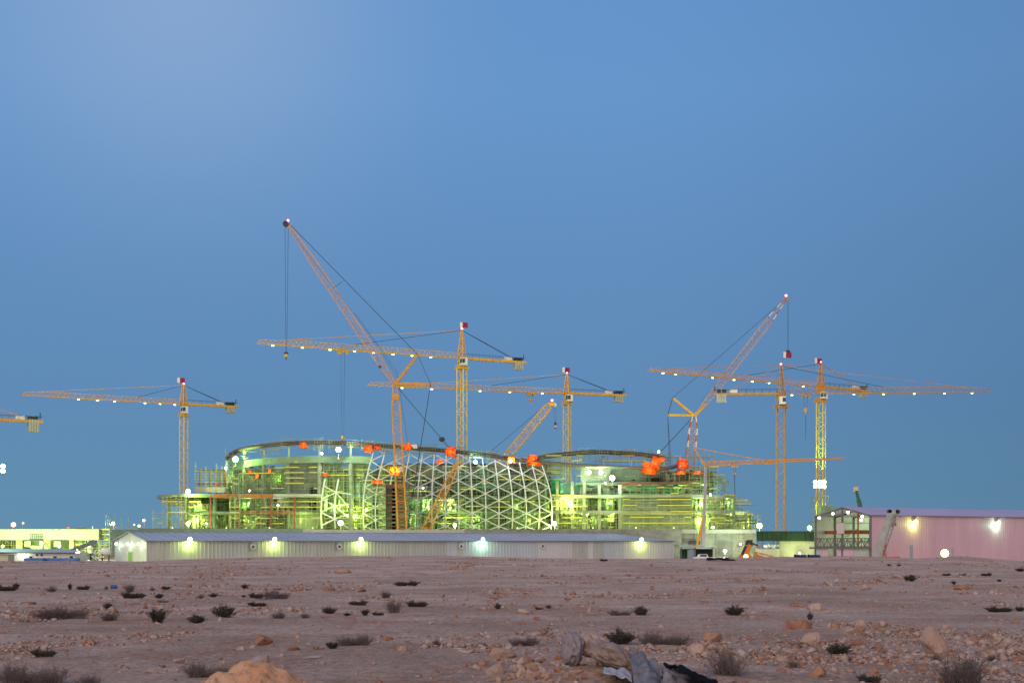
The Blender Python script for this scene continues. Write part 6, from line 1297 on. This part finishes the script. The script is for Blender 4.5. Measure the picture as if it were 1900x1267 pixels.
# crumpled paper sack and plastic sheeting
def blob(name, c, sx, sy, sz, seed, mats, label, cat, rotz=0, tilt=0, flat=0.0, amp=0.3, ridge=0.25, n=5):
    bm = bmesh.new(); bmesh.ops.create_icosphere(bm, subdivisions=n, radius=1)
    co_ = np.array([v.co for v in bm.verts]); s_ = seed*1.7
    a = fbm(co_[:, 0]*1.3+s_, co_[:, 1]*1.3+co_[:, 2]*1.1, seed, 3)-0.5; b = np.abs(fbm(co_[:, 0]*2.4+co_[:, 2]+s_, co_[:, 1]*2.4-co_[:, 2]*2, seed+5, 2)-0.5); c2 = np.abs(fbm(co_[:, 0]*6+co_[:, 2]*3+s_, co_[:, 1]*5+co_[:, 2]*5, seed+8, 2)-0.5)
    k = 1+a*amp*2-b*ridge*2.2-c2*ridge*0.55
    sg = lambda q, e: np.sign(q)*np.abs(q)**e
    P = np.stack([sg(co_[:, 0], .75)*sx, sg(co_[:, 1], .75)*sy, sg(co_[:, 2], .8)*sz], 1)*k[:, None]
    R_ = np.array(Matrix.Rotation(rotz, 3, 'Z') @ Matrix.Rotation(tilt, 3, 'Y')); P = P@R_.T
    for v, p in zip(bm.verts, P): v.co = p
    me = bpy.data.meshes.new(name); bm.to_mesh(me); bm.free()
    for m in mats: me.materials.append(m)
    me.polygons.foreach_set('use_smooth', [True]*len(me.polygons))
    o = bpy.data.objects.new(name, me); COL.objects.link(o); o.location = c; WORLD[o.name] = tuple(c)
    if label: tag(o, label, cat)
    return o
sackm = mat('dusty_brown_paper', (0.30, 0.215, 0.18), 0.75, col2=(0.21, 0.155, 0.135), scale=5, bump=0.012, bscale=14)
sackb = mat('blue_grey_plastic_sheet', (0.20, 0.195, 0.205), 0.8, col2=(0.10, 0.085, 0.08), scale=7, bump=0.01, bscale=12)
sand = RM[0]
def px_at(px, py, D): return at(px, py, D)
c = at(1135, 1218, 15.0); sack = blob('paper_sack', c, 0.30, 0.20, 0.125, 3, [sackm], 'crumpled brown paper sack slumped on the stones in the front centre', 'sack', 0.1, 0.42, amp=.25, ridge=.3)
c = at(1062, 1203, 15.2); blob('sack_end', (c.x-sack.location.x, c.y-sack.location.y, c.z-sack.location.z), 0.125, 0.15, 0.20, 9, [mat('worn_grey_paper', (0.25, 0.20, 0.20), 0.6, col2=(0.20, 0.18, 0.22), scale=5)], None, None, 0.2, 0.1, amp=.2, ridge=.3).parent = sack
c = at(1098, 1196, 15.35); blob('spilled_cement', (c.x-sack.location.x, c.y-sack.location.y, c.z-sack.location.z), 0.19, 0.18, 0.14, 12, [sand], None, None, 0, 0.25, amp=.3, ridge=.3).parent = sack
def sheet(name, corners, mats, label, cat, seed, amp=0.10, nx=70, ny=50, parent=None, thick=0.0):
    """a creased sheet spanned between four points and laid over the ground"""
    a, b, c, d = (np.array(q, float) for q in corners); u = np.linspace(0, 1, nx)[None, :, None]; v = np.linspace(0, 1, ny)[:, None, None]
    P = (a*(1-u)+b*u)*(1-v)+(d*(1-u)+c*u)*v; uu = u[..., 0]*5+seed; vv = v[..., 0]*3.5
    uu, vv = np.broadcast_arrays(uu, vv)
    e = (fbm(uu*.6, vv*.6, seed, 2)-.5)*1.6-np.abs(fbm(uu*.7+vv*.5, vv*.5, seed+4, 1)-.5)*1.5+np.abs(fbm(uu*1.5, vv*1.5, seed+7, 1)-.5)*.5+.25
    P = P.copy(); P[..., 2] += e*amp*2; P[..., 0] += (fbm(uu*1.3, vv*1.3, seed+20, 3)-.5)*amp*1.6; P[..., 1] += (fbm(uu*1.2, vv*1.4, seed+22, 3)-.5)*amp*1.2
    P[..., 2] = np.maximum(P[..., 2], gz(P[..., 0], P[..., 1])+0.01)
    i = np.arange(ny-1)[:, None]*nx; j = np.arange(nx-1)[None]; fs = np.stack([i+j, i+j+1, i+nx+j+1, i+nx+j], -1).reshape(-1, 4)
    o0 = P.reshape(-1, 3).mean(0); vs = P.reshape(-1, 3)-o0
    me = bpy.data.meshes.new(name); me.from_pydata(vs.tolist(), [], fs.tolist()); me.polygons.foreach_set('use_smooth', [True]*len(me.polygons))
    for m in mats: me.materials.append(m)
    o = bpy.data.objects.new(name, me); COL.objects.link(o); o.location = o0; sd = o.modifiers.new('thickness', 'SOLIDIFY'); sd.thickness = 0.006
    if label: tag(o, label, cat)
    return o
sheet('plastic_sheet', (at(1176, 1285, 13.6), at(1290, 1297, 13.5), at(1252, 1240, 14.6), at(1168, 1212, 14.9)), [sackb], 'crumpled blue grey plastic sheet right of the brown paper sack', 'plastic sheet', 2, 0.07)
sheet('plastic_sheet', (at(1225, 1290, 13.3), at(1345, 1300, 13.3), at(1320, 1252, 14.0), at(1225, 1234, 14.2)), [mat('white_grey_plastic', (0.25, 0.23, 0.24), 0.85, col2=(0.10, 0.085, 0.085), scale=5, bump=.01, bscale=14)], 'paler torn plastic sheet at the bottom edge under the black rubber piece', 'plastic sheet', 5, 0.06)
sheet('rubber_sheet', (at(1262, 1252, 13.5), at(1345, 1292, 13.2), at(1318, 1256, 13.9), at(1232, 1229, 14.3)), [M['black']], 'black rubber strip curling over the plastic sheeting at the bottom edge', 'rubber strip', 8, 0.035, 60, 30)
sheet('plastic_sheet', (at(1118, 1250, 14.2), at(1172, 1262, 14.0), at(1170, 1244, 14.6), at(1122, 1238, 14.7)), [mat('pale_blue_plastic', (0.36, 0.36, 0.38), 0.8)], 'small pale blue plastic scrap under the lower edge of the paper sack', 'plastic sheet', 11, 0.02, 30, 20)
x, y, z = groundpt(1333, 1040); sheet('rubber_sheet', ((x-1.2, y-1, z+.05), (x+1.3, y-1, z+.05), (x+.9, y+1.2, z+.22), (x-.8, y+1.2, z+.2)), [M['black']], 'flat black sheet lying on the ground crest right of the grey crane', 'black sheet', 4, 0.05, 30, 20)
x, y, z = groundpt(212, 1092); o = blob('blue_scrap', (x, y, z+.07), .14, .1, .08, 4, [mat('bright_blue_plastic', (0.02, .07, .25), .5)], 'small bright blue plastic scrap beside the far left shrubs', 'litter', n=3)
x, y, z = groundpt(509, 1105); o = blob('blue_scrap', (x, y, z+.07), .16, .1, .1, 6, [mat('dull_blue_plastic', (0.02, .06, .15), .4)], 'dull blue plastic scrap caught in the wide low shrub', 'litter', n=3)
x, y, z = groundpt(1500, 1040)
# rubble bank stones around the sack
r = random.Random(77)
for k in range(60):
    px = r.gauss(1010, 62); py = 1225+r.random()*42
    if 855 < px < 1180: w = r.uniform(8, 20); rock(px, py, w, w*r.uniform(.5, .9), r.choice((0, 0, 1)), name='rock', lab='small stone on the rubble bank in front of the paper sack', group='stones on the rubble bank', r=r)
